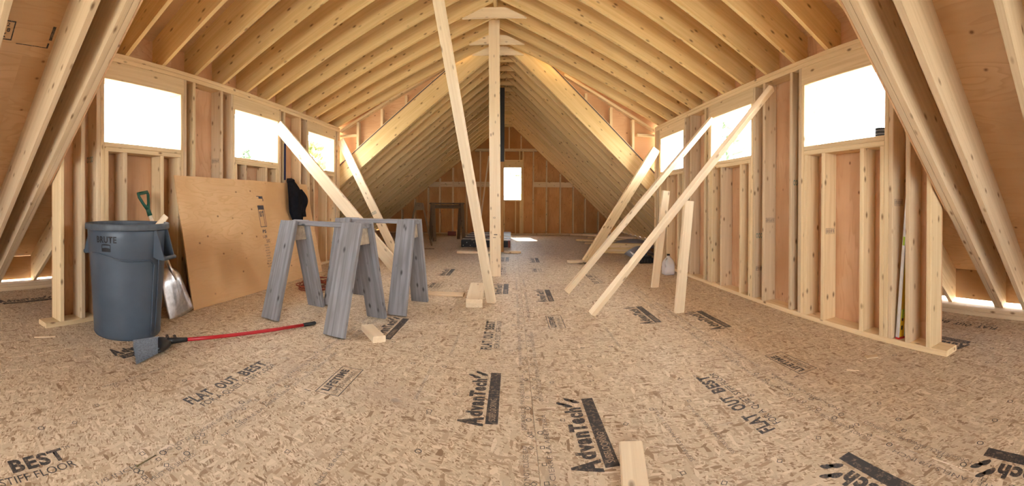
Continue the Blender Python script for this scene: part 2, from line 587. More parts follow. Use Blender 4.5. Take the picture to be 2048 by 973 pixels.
# ---- floor: tongue-and-groove strand-board panels, 4 x 8 ft
floor = structure('floor', 'tan strand board subfloor panels printed with black lettering', 'floor')
xs = [-4.30, -3.56, -2.34, -1.12, 0.10, 1.32, 2.54, 3.45]
for r in range(len(xs) - 1):
    off = 0.0 if r % 2 else -1.22
    y = -2.7 + off - (-2.7 % 2.44)
    ys = [q for q in [2.44 * k + (0.0 if r % 2 else 1.22) for k in range(-3, 7)]]
    ys = [-2.7] + [q for q in ys if -2.6 < q < 12.2] + [12.26]
    for a, b in zip(ys, ys[1:]):
        box('floor_panel', (xs[r] + 0.0006, a + 0.0008, -0.019), (xs[r + 1] - 0.0006, b - 0.0008, 0.0), 'osb', floor, along=1, e=0.0022)
box('underlay', (-4.3, -2.7, -0.05), (3.45, 12.26, -0.0195), 'hidden_skin', floor)

# ---- dormer walls
def rough_opening(name, label, xi, xo, y0, y1, regular):
    w = structure(name, label, 'window')
    lo, hi = min(xi, xo), max(xi, xo)
    box('header', (lo, y0 - 0.038, 1.955), (hi, y1 + 0.038, 2.106), 'spf', w)
    box('sill_plate', (lo, y0, 1.403), (hi, y1, 1.441), 'spf', w)
    box('sill_plate', (lo, y0, 1.365), (hi, y1, 1.403), 'spf', w)
    for s, q in ((-1, y0), (1, y1)):
        a, b = sorted((q, q + s * 0.038))
        box('jack_stud', (lo, a, 0.038), (hi, b, 1.955), 'spf', w)
        a, b = sorted((q + s * 0.0385, q + s * 0.0765))
        box('king_stud', (lo, a, 0.038), (hi, b, 2.106), 'stud2', w)
        a, b = sorted((q - s * 0.0005, q - s * 0.0385))
        box('cripple_stud', (lo, a, 0.038), (hi, b, 1.365), 'spf', w)
    for q in regular:
        if y0 + 0.07 < q < y1 - 0.07:
            box('cripple_stud', (lo, q - 0.019, 0.038), (hi, q + 0.019, 1.365), random.choice(['spf', 'stud2']), w)
    return w

def dormer_wall(name, label, xi, s, dy, first, nwin, wlabels):
    """s = -1 left, +1 right; xi the inner face"""
    xo = xi + s * 0.14
    xs_ = xi + s * 0.152
    lo, hi = min(xi, xo), max(xi, xo)
    w = structure(name, label, 'wall')
    y0, y1 = first, YE
    box('bottom_plate', (lo, y0, 0.0), (hi, y1, 0.038), 'spf', w)
    box('top_plate', (lo, y0 + 0.05, 2.106), (hi, y1, 2.144), 'spf', w)
    box('top_plate', (lo, y0 + 0.05, 2.144), (hi, y1, 2.182), 'spf', w)
    ops = [(1.715 + dy, 2.555 + dy), (3.36 + dy, 4.20 + dy), (5.0 + dy, 5.85 + dy)]
    reg = [1.515 + dy + 0.4064 * k for k in range(12)]
    for k, (a, b) in enumerate(ops):
        rough_opening('window_%d' % (nwin + k), wlabels[k], xi, xo, a, b, reg)
    full = [first + 0.135] + [q for q in reg if all(not (a - 0.1 < q < b + 0.1) for a, b in ops)] + [YE - 0.02, YE - 0.06]
    for q in full:
        box('stud', (lo, q - 0.019, 0.038), (hi, q + 0.019, 2.106), random.choice(['spf', 'spf', 'stud2']), w)
    # sheathing, cut round the openings
    a0, a1 = min(xo, xs_), max(xo, xs_)
    ztop = 2.436
    edges = [y0 + 0.117]
    for a, b in ops:
        edges += [a - 0.001, b + 0.001]
    edges += [YE + 0.012]
    for k in range(len(edges) - 1):
        ya, yb = edges[k], edges[k + 1]
        if k % 2 == 0:
            zs = [0.0, ztop]
        else:
            zs = None
        if zs:
            box('sheathing_panel', (a0, ya, 0.0), (a1, yb, ztop), 'ply', w, along=2, e=0.001)
        else:
            box('sheathing_panel', (a0, ya, 0.0), (a1, yb, 1.439), 'ply', w, along=2, e=0.001)
            box('sheathing_panel', (a0, ya, 1.957), (a1, yb, ztop), 'ply', w, along=1, e=0.001)
    return w

wl = dormer_wall('wall_left', 'open stud wall with three high windows behind the grey trash can', XL, -1, 0.045, 1.24, 1,
                 ['unglazed high window above the grey trash can', 'unglazed high window with the wide diagonal brace nailed at its corner', 'small far unglazed window beside the narrow diagonal brace, yellow-green tree outside'])
wr = dormer_wall('wall_right', 'open stud wall with three high windows behind the row of diagonal props', XR, 1, 0.0, 1.215, 4,
                 ['unglazed high window with a coil of nails on its sill', 'unglazed high window crossed by two diagonal props', 'far unglazed window with a blue-grey house roof outside'])

# ---- far gable wall
wb = structure('wall_back', 'far gable wall of studs and plywood coloured for dim light with one small window', 'wall')
bx_ = [-4.268, -2.9, -1.68, -0.46, -0.262, 0.262, 0.76, 1.98, 3.345]
def clip_top(a, b, extra):
    pts = [(b, zmain(b) + extra)]
    if a < AX < b:
        pts.append((AX, AZ + extra))
    pts.append((a, zmain(a) + extra))
    return pts
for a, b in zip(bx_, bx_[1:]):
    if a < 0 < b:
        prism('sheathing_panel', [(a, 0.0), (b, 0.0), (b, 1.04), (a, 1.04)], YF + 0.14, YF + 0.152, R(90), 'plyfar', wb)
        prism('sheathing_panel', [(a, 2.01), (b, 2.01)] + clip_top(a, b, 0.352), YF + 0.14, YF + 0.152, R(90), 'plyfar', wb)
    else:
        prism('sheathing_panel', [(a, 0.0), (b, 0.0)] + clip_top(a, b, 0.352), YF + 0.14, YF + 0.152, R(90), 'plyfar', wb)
box('bottom_plate', (-4.1, YF, 0), (3.2, YF + 0.14, 0.038), 'spf', wb)
box('cross_plate', (-1.13, YF, 2.50), (0.74, YF + 0.14, 2.538), 'spf', wb)
box('cross_plate', (-1.10, YF, 2.538), (0.70, YF + 0.14, 2.576), 'spf', wb)
fstuds = [-3.38, -2.97, -2.55, -2.19, -1.79, -1.37, -0.96, -0.60, 0.63, 1.03, 1.445, 1.84, 2.21, 2.62, 3.0]
for x in fstuds:
    top = zmain(x) + 0.02
    if -1.1 < x < 0.7:
        top = 2.50
    prism('stud', [(x - 0.019, 0.038), (x + 0.019, 0.038), (x + 0.019, min(top, zmain(x + 0.019) + 0.02)), (x - 0.019, min(top, zmain(x - 0.019) + 0.02))], YF, YF + 0.14, R(90), 'spf', wb)
for x in (-0.52, -0.10, 0.26):
    prism('stud', [(x - 0.019, 2.576), (x + 0.019, 2.576), (x + 0.019, zmain(x + 0.019)), (x - 0.019, zmain(x - 0.019))], YF, YF + 0.14, R(90), 'spf', wb)
for x0, x1 in zip(fstuds[2:], fstuds[3:]):
    if x1 < -0.5 or x0 > 0.5:
        box('blocking', (x0 + 0.02, YF + 0.03, 1.43), (x1 - 0.02, YF + 0.068, 1.585), 'spf', wb)
w7 = structure('window_7', 'small unglazed window in the far gable wall with a blue house outside', 'window')
box('header', (-0.30, YF, 2.01), (0.30, YF + 0.14, 2.24), 'rafter', w7)
box('sill_plate', (-0.26, YF, 1.002), (0.26, YF + 0.14, 1.04), 'rafter', w7)
for x in (-0.281, 0.281):
    box('jack_stud', (x - 0.019, YF, 0.038), (x + 0.019, YF + 0.14, 2.01), 'rafter', w7)
for x in (-0.32, 0.32):
    box('king_stud', (x - 0.019, YF, 0.038), (x + 0.019, YF + 0.14, 2.50), 'rafter', w7)
for x in (-0.24, 0.10, 0.24):
    box('cripple_stud', (x - 0.019, YF, 0.038), (x + 0.019, YF + 0.14, 1.002), 'rafter', w7)
for x in (-0.24, 0.22):
    box('cripple_stud', (x - 0.019, YF, 2.24), (x + 0.019, YF + 0.14, 2.50), 'rafter', w7)

# ---- unseen gable wall behind the viewer; wide opening added for fill light
wf = structure('wall_front', 'near gable wall of studs and plywood with a wide opening added for fill light', 'wall')
OX0, OX1, OZ0, OZ1 = -1.6, 1.0, 0.8, 1.9
for a, b in ((-4.268, OX0), (OX1, 3.345)):
    prism('sheathing_panel', [(a, 0.0), (b, 0.0)] + clip_top(a, b, 0.352), YB - 0.152, YB - 0.14, R(90), 'ply', wf)
prism('sheathing_panel', [(OX0, 0.0), (OX1, 0.0), (OX1, OZ0), (OX0, OZ0)], YB - 0.152, YB - 0.14, R(90), 'ply', wf)
xa, xb = (OZ1 - 3.438) / 0.804, (3.211 - OZ1) / 0.961
prism('sheathing_panel', [(xa - 0.42, OZ1), (xb + 0.36, OZ1), (AX + 0.05, AZ + 0.36), (AX - 0.05, AZ + 0.36)], YB - 0.152, YB - 0.14, R(90), 'ply', wf)
for x in (-3.6, -3.2, OX0 + 0.019, OX1 - 0.019, 2.4, 2.8):
    prism('stud', [(x - 0.019, 0.038), (x + 0.019, 0.038), (x + 0.019, zmain(x + 0.019)), (x - 0.019, zmain(x - 0.019))], YB - 0.14, YB, R(90), 'spf', wf)
box('bottom_plate', (-4.1, YB - 0.14, 0), (3.2, YB, 0.038), 'spf', wf)
box('header', (xa, YB - 0.14, OZ1), (xb, YB, OZ1 + 0.2), 'spf', wf)
box('sill_plate', (OX0, YB - 0.14, OZ0 - 0.038), (OX1, YB, OZ0), 'spf', wf)

# ---- the main roof
roof = structure('ceiling', 'steep main roof of sloping rafters and plywood running to the far gable', 'ceiling')
def main_prof(left, x_out, x_in, plate=0.076):
    if left:
        return [(x_out, max(plate, zl(x_out))), ((plate - 3.438) / 0.804, plate), (x_in, zl(x_in)), (x_in, zl(x_in) + DVL), (x_out, zl(x_out) + DVL)] if zl(x_out) < plate else [(x_out, zl(x_out)), (x_in, zl(x_in)), (x_in, zl(x_in) + DVL), (x_out, zl(x_out) + DVL)]
    return [(x_out, plate), ((3.211 - plate) / 0.961, plate), (x_in, zr_(x_in)), (x_in, zr_(x_in) + DVR), (x_out, zr_(x_out) + DVR)] if zr_(x_out) < plate else [(x_out, zr_(x_out)), (x_in, zr_(x_in)), (x_in, zr_(x_in) + DVR), (x_out, zr_(x_out) + DVR)]

_rm = {}
def main_rafter(left, y0, t=0.038, x_out=None, x_in=None, mat='spf', name='rafter'):
    xo = x_out if x_out is not None else (-4.26 if left else 3.34)
    xi = x_in if x_in is not None else (AX - 0.02 if left else AX + 0.02)
    prof = main_prof(left, xo, xi)
    key = (left, xo, xi, t, mat)
    ang = AL if left else AR
    if key in _rm:
        return prism_copy(name, _rm[key], prof, y0, ang, roof)
    o, me = prism(name, prof, y0, y0 + t, ang, mat, roof)
    _rm[key] = me
    return o
for k in range(14):
    y = 6.46 + 0.4233 * k
    for left in (True, False):
        main_rafter(left, y - 0.038, mat='rafter')
    box('collar_tie', (-0.300, y + 0.001, 3.20), (0.016, y + 0.036, 3.285), 'rafter', roof)
for left, yn, ys in ((True, YN_L, (1.112, 0.66, 0.24, -0.17, -0.58, -0.98, -1.39, -1.8, -2.2)), (False, YN_R, (1.046, 0.61, 0.20, -0.2, -0.61, -1.02, -1.42, -1.83, -2.24))):
    for k in (1, 2):
        main_rafter(left, yn - 0.0405 * k, mat='stud2')
    for k in (0, 1):
        main_rafter(left, YE + 0.0385 * k, mat='rafter')
    for y in ys:
        main_rafter(left, y - 0.038, mat='stud2')
    # rafter tails outside the dormer walls
    y = 1.75
    while y < 6.0:
        main_rafter(left, y - 0.038, x_in=XL - 0.153 if left else XR + 0.153, name='rafter_tail')
        y += 0.4064
box('ridge_board', (AX - 0.019, YB - 0.1, 3.29), (AX + 0.019, YN_R, 3.64), 'rafter', roof)
box('ridge_board', (AX - 0.019, YE, 3.30), (AX + 0.019, YF + 0.14, 3.64), 'rafter', roof)
for x0 in (-4.24, 3.19):
    for k in range(2):
        box('eave_plate', (x0, YB, 0.038 * k), (x0 + 0.14, YF, 0.038 * (k + 1)), 'stud2', roof)

# blocking that closes the eaves; open slots stay beside the near ends of the dormer walls
for (x0, x1, zt_) in ((-4.262, -4.25, 0.345), (3.328, 3.34, 0.372)):
    slot = 0.012 if x0 < 0 else 0.03
    box('eave_block', (x0, YB, 0.076), (x1, 0.4, zt_), 'plyroof', roof, along=1)
    box('eave_block', (x0, 0.4, 0.076 + slot), (x1, 3.4, zt_), 'plyroof', roof, along=1)
    box('eave_block', (x0, 3.4, 0.076), (x1, YF + 0.14, zt_), 'plyroof', roof, along=1)

def decking(parent, pa, pb, y0, y1, mat, stagger=0.0, w=1.22, name='roof_panel'):
    """plywood panels on the slope from pa=(x,z) low edge up to pb, between y0 and y1, on the upper side"""
    a, b = Vector((pa[0], 0, pa[1])), Vector((pb[0], 0, pb[1]))
    d = (b - a)
    Ls = d.length
    d.normalize()
    nrm = Vector((-d.z, 0, d.x))
    if nrm.z < 0:
        nrm = -nrm
    k = 0
    s = 0.0
    while s < Ls - 0.01:
        s1 = min(s + w, Ls)
        yy = [y0]
        q = y0 + 2.44 - (stagger + 1.22 * (k % 2)) % 2.44
        while q < y1 - 0.05:
            if q > y0 + 0.05:
                yy.append(q)
            q += 2.44
        yy.append(y1)
        for ya, yb in zip(yy, yy[1:]):
            c = a + d * ((s + s1) / 2) + nrm * 0.0062
            board(name, (c.x, ya, c.z), (c.x, yb, c.z), s1 - s, 0.0122, d, mat, parent, e=0.0008)
        s = s1
        k += 1
    c = a + d * (Ls / 2) + nrm * 0.02
    board('hidden_skin', (c.x, y0, c.z), (c.x, y1, c.z), Ls + 0.02, 0.012, d, 'hidden_skin', parent)  # unseen layer added over the panels to stop light leaking in

for ya, yb, who in ((YB - 0.16, None, 0), (YE, YF + 0.16, 1)):
    for left in (True, False):
        y_end = yb if yb else (YN_L if left else YN_R)
        if left:
            decking(roof, (-4.27, zl(-4.27) + DVL), (AX, zl(AX) + DVL), ya, y_end, 'plyroof')
        else:
            decking(roof, (3.35, zr_(3.35) + DVR), (AX, zr_(AX) + DVR), ya, y_end, 'plyroof', 0.6)
decking(roof, (-4.27, zl(-4.27) + DVL), (XL - 0.153, zl(XL - 0.153) + DVL), YN_L, YE, 'plyroof')
decking(roof, (3.35, zr_(3.35) + DVR), (XR + 0.153, zr_(XR + 0.153) + DVR), YN_R, YE, 'plyroof')

# ---- the dormer roof
dorm = structure('ceiling', 'shallow vault of dormer rafters meeting over the centre posts', 'ceiling')
DV = 0.286 * math.sqrt(1 + SDL * SDL)
def dz(x): return ZT + (SDL * (x - XL) if x < CD else SDR * (XR - x))
profL = [(XL - 0.14, ZT), (XL, ZT), (CD - 0.02, ZD - SDL * 0.02), (CD - 0.02, ZD - SDL * 0.02 + DV), (XL - 0.14, ZT - SDL * 0.14 + DV)]
profR = [(XR + 0.14, ZT), (XR, ZT), (CD + 0.02, ZD - SDR * 0.02), (CD + 0.02, ZD - SDR * 0.02 + DV), (XR + 0.14, ZT - SDR * 0.14 + DV)]
meL = meR = None
for i in range(-1, 11):
    y = 1.982 + 0.4064 * i
    if meL is None:
        o, meL = prism('rafter', profL, y - 0.019, y + 0.019, math.atan(SDL), 'rafter', dorm)
    else:
        prism_copy('rafter', meL, profL, y - 0.019, math.atan(SDL), dorm)
for i in range(-2, 10):
    y = 2.289 + 0.4064 * i
    if meR is None:
        o, meR = prism('rafter', profR, y - 0.019, y + 0.019, -math.atan(SDR), 'rafter', dorm)
    else:
        prism_copy('rafter', meR, profR, y - 0.019, -math.atan(SDR), dorm)
box('ridge_board', (CD - 0.019, 1.31, 3.33), (CD + 0.019, YE, 3.62), 'rafter', dorm)
for y in (4.83, 5.64, 6.05):
    zt0 = 3.175
    xa, xb = XL + (zt0 - ZT) / SDL, XR - (zt0 - ZT) / SDR
    xa2, xb2 = XL + (zt0 + 0.12 - ZT) / SDL, XR - (zt0 + 0.12 - ZT) / SDR
    prism('collar_tie', [(xa, zt0), (xb, zt0), (xb2, zt0 + 0.12), (xa2, zt0 + 0.12)], y + 0.021, y + 0.057, 0, 'pale', dorm)
decking(dorm, (XL - 0.40, ZT - SDL * 0.40 + DV), (CD, ZD + DV), 1.30, YE + 0.15, 'plyroof', 0.5)
decking(dorm, (XR + 0.40, ZT - SDR * 0.40 + DV), (CD, ZD + DV), 1.26, YE + 0.15, 'plyroof', 1.0)
# cheeks: triangles of framing between the two roofs
for s in (-1, 1):
    zf, dv, ang = (zl, DVL, AL) if s < 0 else (zr_, DVR, AR)
    xw = XL if s < 0 else XR
    slope = SDL if s < 0 else -SDR
    x0 = xw + s * 0.152
    # meeting point of main-roof top and dormer underside
    mslope = 0.804 if s < 0 else -0.961
    xm = (dz(xw) - slope * xw - (zf(0) + dv)) / (mslope - slope)
    zm = zf(xm) + dv
    y0 = YE + 0.005
    # near end, closed above the near beam
    yn = YN_L if s < 0 else YN_R
    prism('cheek_panel', [(x0, zf(x0)), (xw, zf(xw)), (AX, AZ), (CD, ZD + 0.25), (x0, dz(xw) + DV - 0.075)], yn, yn + 0.012, R(90), 'ply', dorm)
    # far end
    prism('cheek_panel', [(x0, zf(x0) + dv * 0.6), (xm, zm - dv * 0.4), (CD, ZD + 0.2), (x0, dz(xw) + DV - 0.07)], YE + 0.094, YE + 0.106, 0, 'ply', dorm)
    t = 0.038 / math.cos(math.atan(mslope))
    xe = xm + s * 0.12
    prism('cheek_plate', [(xw, zf(xw) + dv), (xe, zf(xe) + dv), (xe, zf(xe) + dv + t), (xw, zf(xw) + dv + t)], y0, YE + 0.093, ang, 'spf', dorm)
    t2 = 0.038 / math.cos(math.atan(slope))
    prism('cheek_plate', [(xw, dz(xw) - 0.03 - t2), (xe, zf(xe) + dv + t + 0.02), (xe, zf(xe) + dv + t + 0.02 + t2), (xw, dz(xw) - 0.03)], y0, YE + 0.093, math.atan(slope), 'spf', dorm)
    for x in ((-2.46, -2.05, -1.65) if s < 0 else (1.88, 1.52, 1.12)):
        zb, zt_ = zf(x) + dv + t, dz(x) - 0.03 - t2
        prism('cheek_stud', [(x - 0.019, zf(x - 0.019) + dv + t), (x + 0.019, zf(x + 0.019) + dv + t), (x + 0.019, zt_), (x - 0.019, zt_)], y0, YE + 0.093, R(90), 'spf', dorm)
    xb = xw - s * 0.29
    a, b = sorted((xw, xb))
    box('cheek_block', (a, y0, 2.03), (b, YE + 0.093, 2.068), 'spf', dorm)

# ---- printing on the floor panels
INKS = [M['ink'], M['inkthin'], M['inkout']]
def stamp_mesh(parts, name):
    me = join_meshes(parts, name)
    for mt in INKS:
        me.materials.append(mt)
    return me
# brand stamp: 0.55 long; lettering above a black bar with knocked-out small capitals (x reads along the panel)
feet = []
for (x, y, a, sx, sy) in ((0.487, 0.125, -0.6, 0.014, 0.028), (0.522, 0.085, -0.7, 0.014, 0.027), (0.508, 0.152, -0.6, 0.011, 0.023), (0.542, 0.112, -0.7, 0.013, 0.026)):
    c = [(math.cos(t) * sx, math.sin(t) * sy * (1 + 0.3 * math.cos(t)), 0) for t in [k * math.pi / 5 for k in range(10)]]
    feet.append((mesh_of(c, [list(range(10))]), Matrix.Translation((x, y, 0)) @ Matrix.Rotation(a, 4, 'Z'), 0))
ST_BRAND = stamp_mesh([
    (text_mesh('A', 0.06), S(0.0, 0.055, 0.075, 0.115), 0),
    (text_mesh('dvan', 0.055), S(0.08, 0.062, 0.185, 0.080), 0),
    (text_mesh('T', 0.06), S(0.265, 0.062, 0.06, 0.080), 0),
    (text_mesh('ech', 0.055), S(0.325, 0.062, 0.140, 0.080), 0),
    (rect_mesh(0.02, -0.008, 0.545, 0.047), Matrix.Identity(4), 0),
    (text_mesh('SUBFLOORING', 0.0), S(0.045, 0.004, 0.20, 0.030, 0.0004), 2),
] + feet, 'brand_stamp')
ST_FLAT = stamp_mesh([
    (text_mesh('FLAT', 0.04), S(0.0, 0.058, 0.165, 0.072), 0),
    (text_mesh('OUT', 0.04), S(0.215, 0.058, 0.150, 0.072), 0),
    (text_mesh('BEST', 0.04), S(0.415, 0.058, 0.215, 0.072), 0),
    (text_mesh('TM', 0.0), S(0.637, 0.112, 0.028, 0.018), 0),
    (text_mesh('FOR A QUIET, STIFF FLOOR', 0.002), S(0.03, 0.0, 0.61, 0.044), 0),
], 'slogan_stamp')
ST_LIFE = stamp_mesh([
    (text_mesh('LIFETIME', 0.05), S(0.03, 0.068, 0.28, 0.045), 0),
    (text_mesh('LIMITED WARRANTY', 0.0), S(0.03, 0.022, 0.28, 0.028), 0),
    (ring_rect(0.0, 0.0, 0.345, 0.13, 0.005), Matrix.Identity(4), 0),
    (rect_mesh(-0.012, 0.15, -0.006, 0.185), Matrix.Identity(4), 0),
], 'warranty_stamp')
def floor_print(me, x, y, z=0.0007, rot=90.0):
    return link('printed_stamp', me, None, floor, Matrix.Translation((x, y, z)) @ Matrix.Rotation(R(rot), 4, 'Z'))
for x, y in ((-0.065, 1.715), (0.385, 1.395), (-2.015, 1.39), (-0.835, 2.66), (0.405, 3.885), (-0.045, 4.21), (-0.815, 5.20), (1.175, 3.02), (1.625, 2.68), (2.57, 1.18), (1.150, 0.505), (-0.06, 6.55), (0.44, 6.45), (-3.58, 1.15), (1.47, 0.065), (-1.98, 4.0), (1.18, 6.2)):
    floor_print(ST_BRAND, x, y)
for x, y in ((-1.285, 1.335), (-1.275, 0.055), (-0.072, 2.62), (1.105, 1.365), (-0.075, 5.35), (3.02, 1.15), (-1.28, 5.2), (1.10, 4.7)):
    floor_print(ST_FLAT, x, y)
for x, y in ((-0.82, 1.80), (0.415, 3.06), (-0.82, 4.40), (1.62, 1.72), (0.42, 5.55)):
    floor_print(ST_LIFE, x, y)
# small print that runs along the panel edges
ROWS = ['SEPARATE PANELS 1/8 INCH', 'DO NOT CLOSE GAP. REFERENCE CORNER', 'DO NOT GLUE GROOVE. DO NOT CLOSE GAP', 'TONGUE FACE  PANELS MUST BE SPACED', 'SEPARE LOS PANELES 1/8 PULG.', 'NO CIERRE LA ABERTURA']
row_m = {}
def row_print(body, x, y, L, h=0.02):
    key = (body, L)
    if key not in row_m:
        row_m[key] = stamp_mesh([(text_mesh(body, -0.006), S(0, 0, L, h), 1)], 'small_print')
    return floor_print(row_m[key], x, y)
rng = random.Random(3)
for x in (-1.12, 0.10, 1.32):
    for k, y in enumerate((0.35, 1.02, 1.69, 2.36, 3.03, 3.70, 4.4)):
        row_print(ROWS[(k * 2) % 6], x - 0.035, y + rng.uniform(-0.05, 0.05), 0.55)
        row_print(ROWS[(k * 2 + 3) % 6], x + 0.055, y + 0.2 + rng.uniform(-0.1, 0.1), 0.52)
for x, y in ((0.66, 1.35), (0.82, 1.32), (-0.45, 1.9), (-0.37, 2.5), (-1.75, 1.1), (-0.62, 1.0), (0.72, 2.6)):
    row_print(ROWS[rng.choice((0, 4))], x, y, 0.42, 0.017)
# fastener marks: small printed circles, diamonds and squares, too many to pick out
bm = bmesh.new()
def mark(kind, x, y, s):
    n = {'o': 14, 'd': 4, 's': 4}[kind]
    ph = {'o': 0, 'd': 0, 's': math.pi / 4}[kind]
    vo = [bm.verts.new((x + math.cos(ph + 2 * math.pi * k / n) * s, y + math.sin(ph + 2 * math.pi * k / n) * s, 0.0008)) for k in range(n)]
    vi = [bm.verts.new((x + math.cos(ph + 2 * math.pi * k / n) * s * 0.72, y + math.sin(ph + 2 * math.pi * k / n) * s * 0.72, 0.0008)) for k in range(n)]
    for k in range(n):
        bm.faces.new([vo[k], vo[(k + 1) % n], vi[(k + 1) % n], vi[k]])
for x in [-3.0 + 0.2033 * k for k in range(30)]:
    for j in range(16):
        y = 0.2 + j * 0.4064 + (0.06 if j % 2 else 0)
        for kind, dx, dy in (('o', 0.0, 0.0), ('d', 0.05, 0.17), ('s', -0.04, 0.29)):
            if rng.random() < 0.24:
                mark(kind, x + dx + rng.uniform(-0.03, 0.03), y + dy + rng.uniform(-0.03, 0.03), 0.014)
for x in (-1.12, 0.10, 1.32):
    for j in range(34):
        for sx in (-1, 1):
            if rng.random() < 0.6:
                mark(rng.choice('ods'), x + sx * 0.022, 0.3 + j * 0.1016 + 0.05, 0.013)
me = bpy.data.meshes.new('fastener_marks')
bm.to_mesh(me)
bm.free()
o = link('fastener_marks', me, 'ink', floor)
o['kind'] = 'stuff'

# ---- printing on plywood of the roof and on the studs
def decal(name, parts, mw, parent, mat):
    me = join_meshes(parts, 'print')
    me.materials.append(M[mat])
    o = link(name, me, None, parent, mw)
    if len(parts) > 1:
        o['kind'] = 'stuff'
    return o
def slope_frame(x, y, left=True, lift=-0.0006):
    """frame on the underside of the roof plywood: x along +y, y up the slope"""
    z = (zl(x) + DVL if left else zr_(x) + DVR) + lift
    d = Vector((math.cos(AL), 0, math.sin(AL))) if left else Vector((-math.cos(AR), 0, -math.sin(AR)))
    xa = Vector((0, 1, 0))
    n = xa.cross(d)
    mw = Matrix.Identity(4)
    for i in range(3):
        mw[i][0], mw[i][1], mw[i][2] = xa[i], d[i], n[i]
    mw[0][3], mw[1][3], mw[2][3] = x, y, z
    return mw
I4 = Matrix.Identity(4)
decal('printed_stamp', [(ring_rect(0, 0, 0.16, 0.15, 0.01), I4, 0), (text_mesh('5-12', 0.02), S(0.03, 0.105, 0.09, 0.028), 0), (text_mesh('98 8', 0.04), S(0.03, 0.062, 0.10, 0.032), 0), (text_mesh('X', 0.06), S(0.05, 0.018, 0.06, 0.036), 0)],
      slope_frame(-2.30, 0.675) @ Matrix.Scale(0.8, 4), roof, 'ink')
for x0, y0, x1, y1 in ((0, 0, 0.02, 0.09), (0, -0.05, 0.012, -0.02), (-0.2, -0.055, 0.012, -0.05)):
    decal('printed_line', [(rect_mesh(x0, y0, x1, y1), I4, 0)], slope_frame(-2.27, 1.035), roof, 'ink')
decal('printed_stamp', [(ring_rect(0, 0, 0.12, 0.07, 0.007), I4, 0), (text_mesh('2', 0.05), S(0.04, 0.015, 0.03, 0.04), 0)], slope_frame(-2.26, 1.122), roof, 'ink')
decal('printed_stamp', [(ring_rect(0, -0.12, 0.12, -0.05, 0.007), I4, 0), (text_mesh('m', 0.05), S(0.03, -0.105, 0.05, 0.03), 0)], slope_frame(-2.26, 1.122), roof, 'ink')
# grade stamps on the near faces of studs (facing the viewer, i.e. -y)
grade = join_meshes([(ring_rect(0, 0, 0.10, 0.045, 0.003), I4, 0)] + [(rect_mesh(0.006 + 0.0115 * k, 0.008, 0.0125 + 0.0115 * k, 0.037), I4, 0) for k in range(8)], 'grade_stamp')
grade.materials.append(M['inkgrey'])
wave = join_meshes([(text_mesh('OOOO', 0.03), S(0, 0, 0.10, 0.05), 0)], 'lot_stamp')
wave.materials.append(M['inkteal'])
def stud_print(me, wall, x, y, z):
    mw = Matrix.Translation((x, y, z)) @ Matrix.Rotation(R(90), 4, 'X')
    link('grade_stamp', me, None, wall, mw)
for (me_, w_, x, k, z) in ((grade, wr, 2.26, 0, 0.93), (wave, wr, 2.26, 0, 1.25)):
    pass
rngp = random.Random(9)
for yq, z, me_ in ((1.515 + 0.4064 * 2, 0.72, grade), (1.515 + 0.4064 * 4, 0.78, grade), (1.515 + 0.4064 * 3, 1.12, wave)):
    stud_print(me_, wr, XR + 0.02, yq - 0.0195, z)
for yq, z, me_ in ((3.36 - 0.0770, 0.62, wave), (3.36 - 0.0770, 0.30, grade), (5.0 - 0.077, 0.7, wave), (1.715 - 0.077, 0.95, grade)):
    stud_print(me_, wr, XR + 0.02, yq - 0.0005, z)
for yq, z, me_ in ((1.715 + 0.045 - 0.0775, 1.27, wave), (1.515 + 0.045 + 0.4064 * 4, 1.36, grade)):
    stud_print(me_, wl, XL - 0.125, yq - 0.0195, z)

# ================================================================== THINGS
def thing(name, label, cat, loc, rz=0.0, group=None):
    return tag(empty(name, loc, rz), label, cat, group)
def single(o, label, cat, group=None):
    return tag(o, label, cat, group)
def lb(parent, name, p0, p1, w, t, wdir, mat, **k):
    """a board given in the parent's own frame"""
    pm = parent.matrix_basis
    return board(name, pm @ Vector(p0), pm @ Vector(p1), w, t, pm.to_3x3() @ Vector(wdir), mat, parent, **k)

# ---- posts and props
p = thing('ridge_post', 'upright pale plank post standing in the middle under the ridge', 'post', (-0.212, 5.25, 0))
board('plank', (-0.212, 5.25, 0.0), (-0.248, 5.275, 3.325), 0.142, 0.038, (1, 0, 0), 'pale', p)
pm_ = join_meshes([(rect_mesh(-0.02, 0.535, 0.025, 0.548), I4, 0), (rect_mesh(-0.03, 0.50, 0.005, 0.508), I4, 0), (text_mesh('12', 0.02), S(-0.03, 1.02 - 0.27, 0.03, 0.02), 0)], 'stamp')
pm_.materials.append(M['inkgrey'])
link('printed_stamp', pm_, None, p, Matrix.Translation((-0.215, 5.2300, 0)) @ Matrix.Rotation(R(90), 4, 'X'))['kind'] = 'stuff'
p = thing('ridge_post', 'dark laminated post with black upper wrap behind the pale centre post', 'post', (-0.21, 7.90, 0))
board('post_body', (-0.212, 7.90, 0.0), (-0.212, 7.90, 3.30), 0.10, 0.13, (1, 0, 0), 'lvl', p)
wrap = mesh_of([(-0.265, 7.832, 1.75), (-0.159, 7.832, 1.75), (-0.159, 7.968, 1.75), (-0.265, 7.968, 1.75), (-0.265, 7.832, 3.18), (-0.159, 7.832, 3.18), (-0.159, 7.968, 3.18), (-0.265, 7.968, 3.18)],
               [[0, 1, 5, 4], [1, 2, 6, 5], [2, 3, 7, 6], [3, 0, 4, 7]], 'wrap')
link('black_wrap', wrap, 'black', p)
def prop(label, p0, p1, w, t, wdir, mat, group='temporary diagonal props', s0=0.0, s1=0.0, name='brace'):
    return single(board(name, p0, p1, w, t, wdir, mat, None, s0, s1), label, 'brace', group)
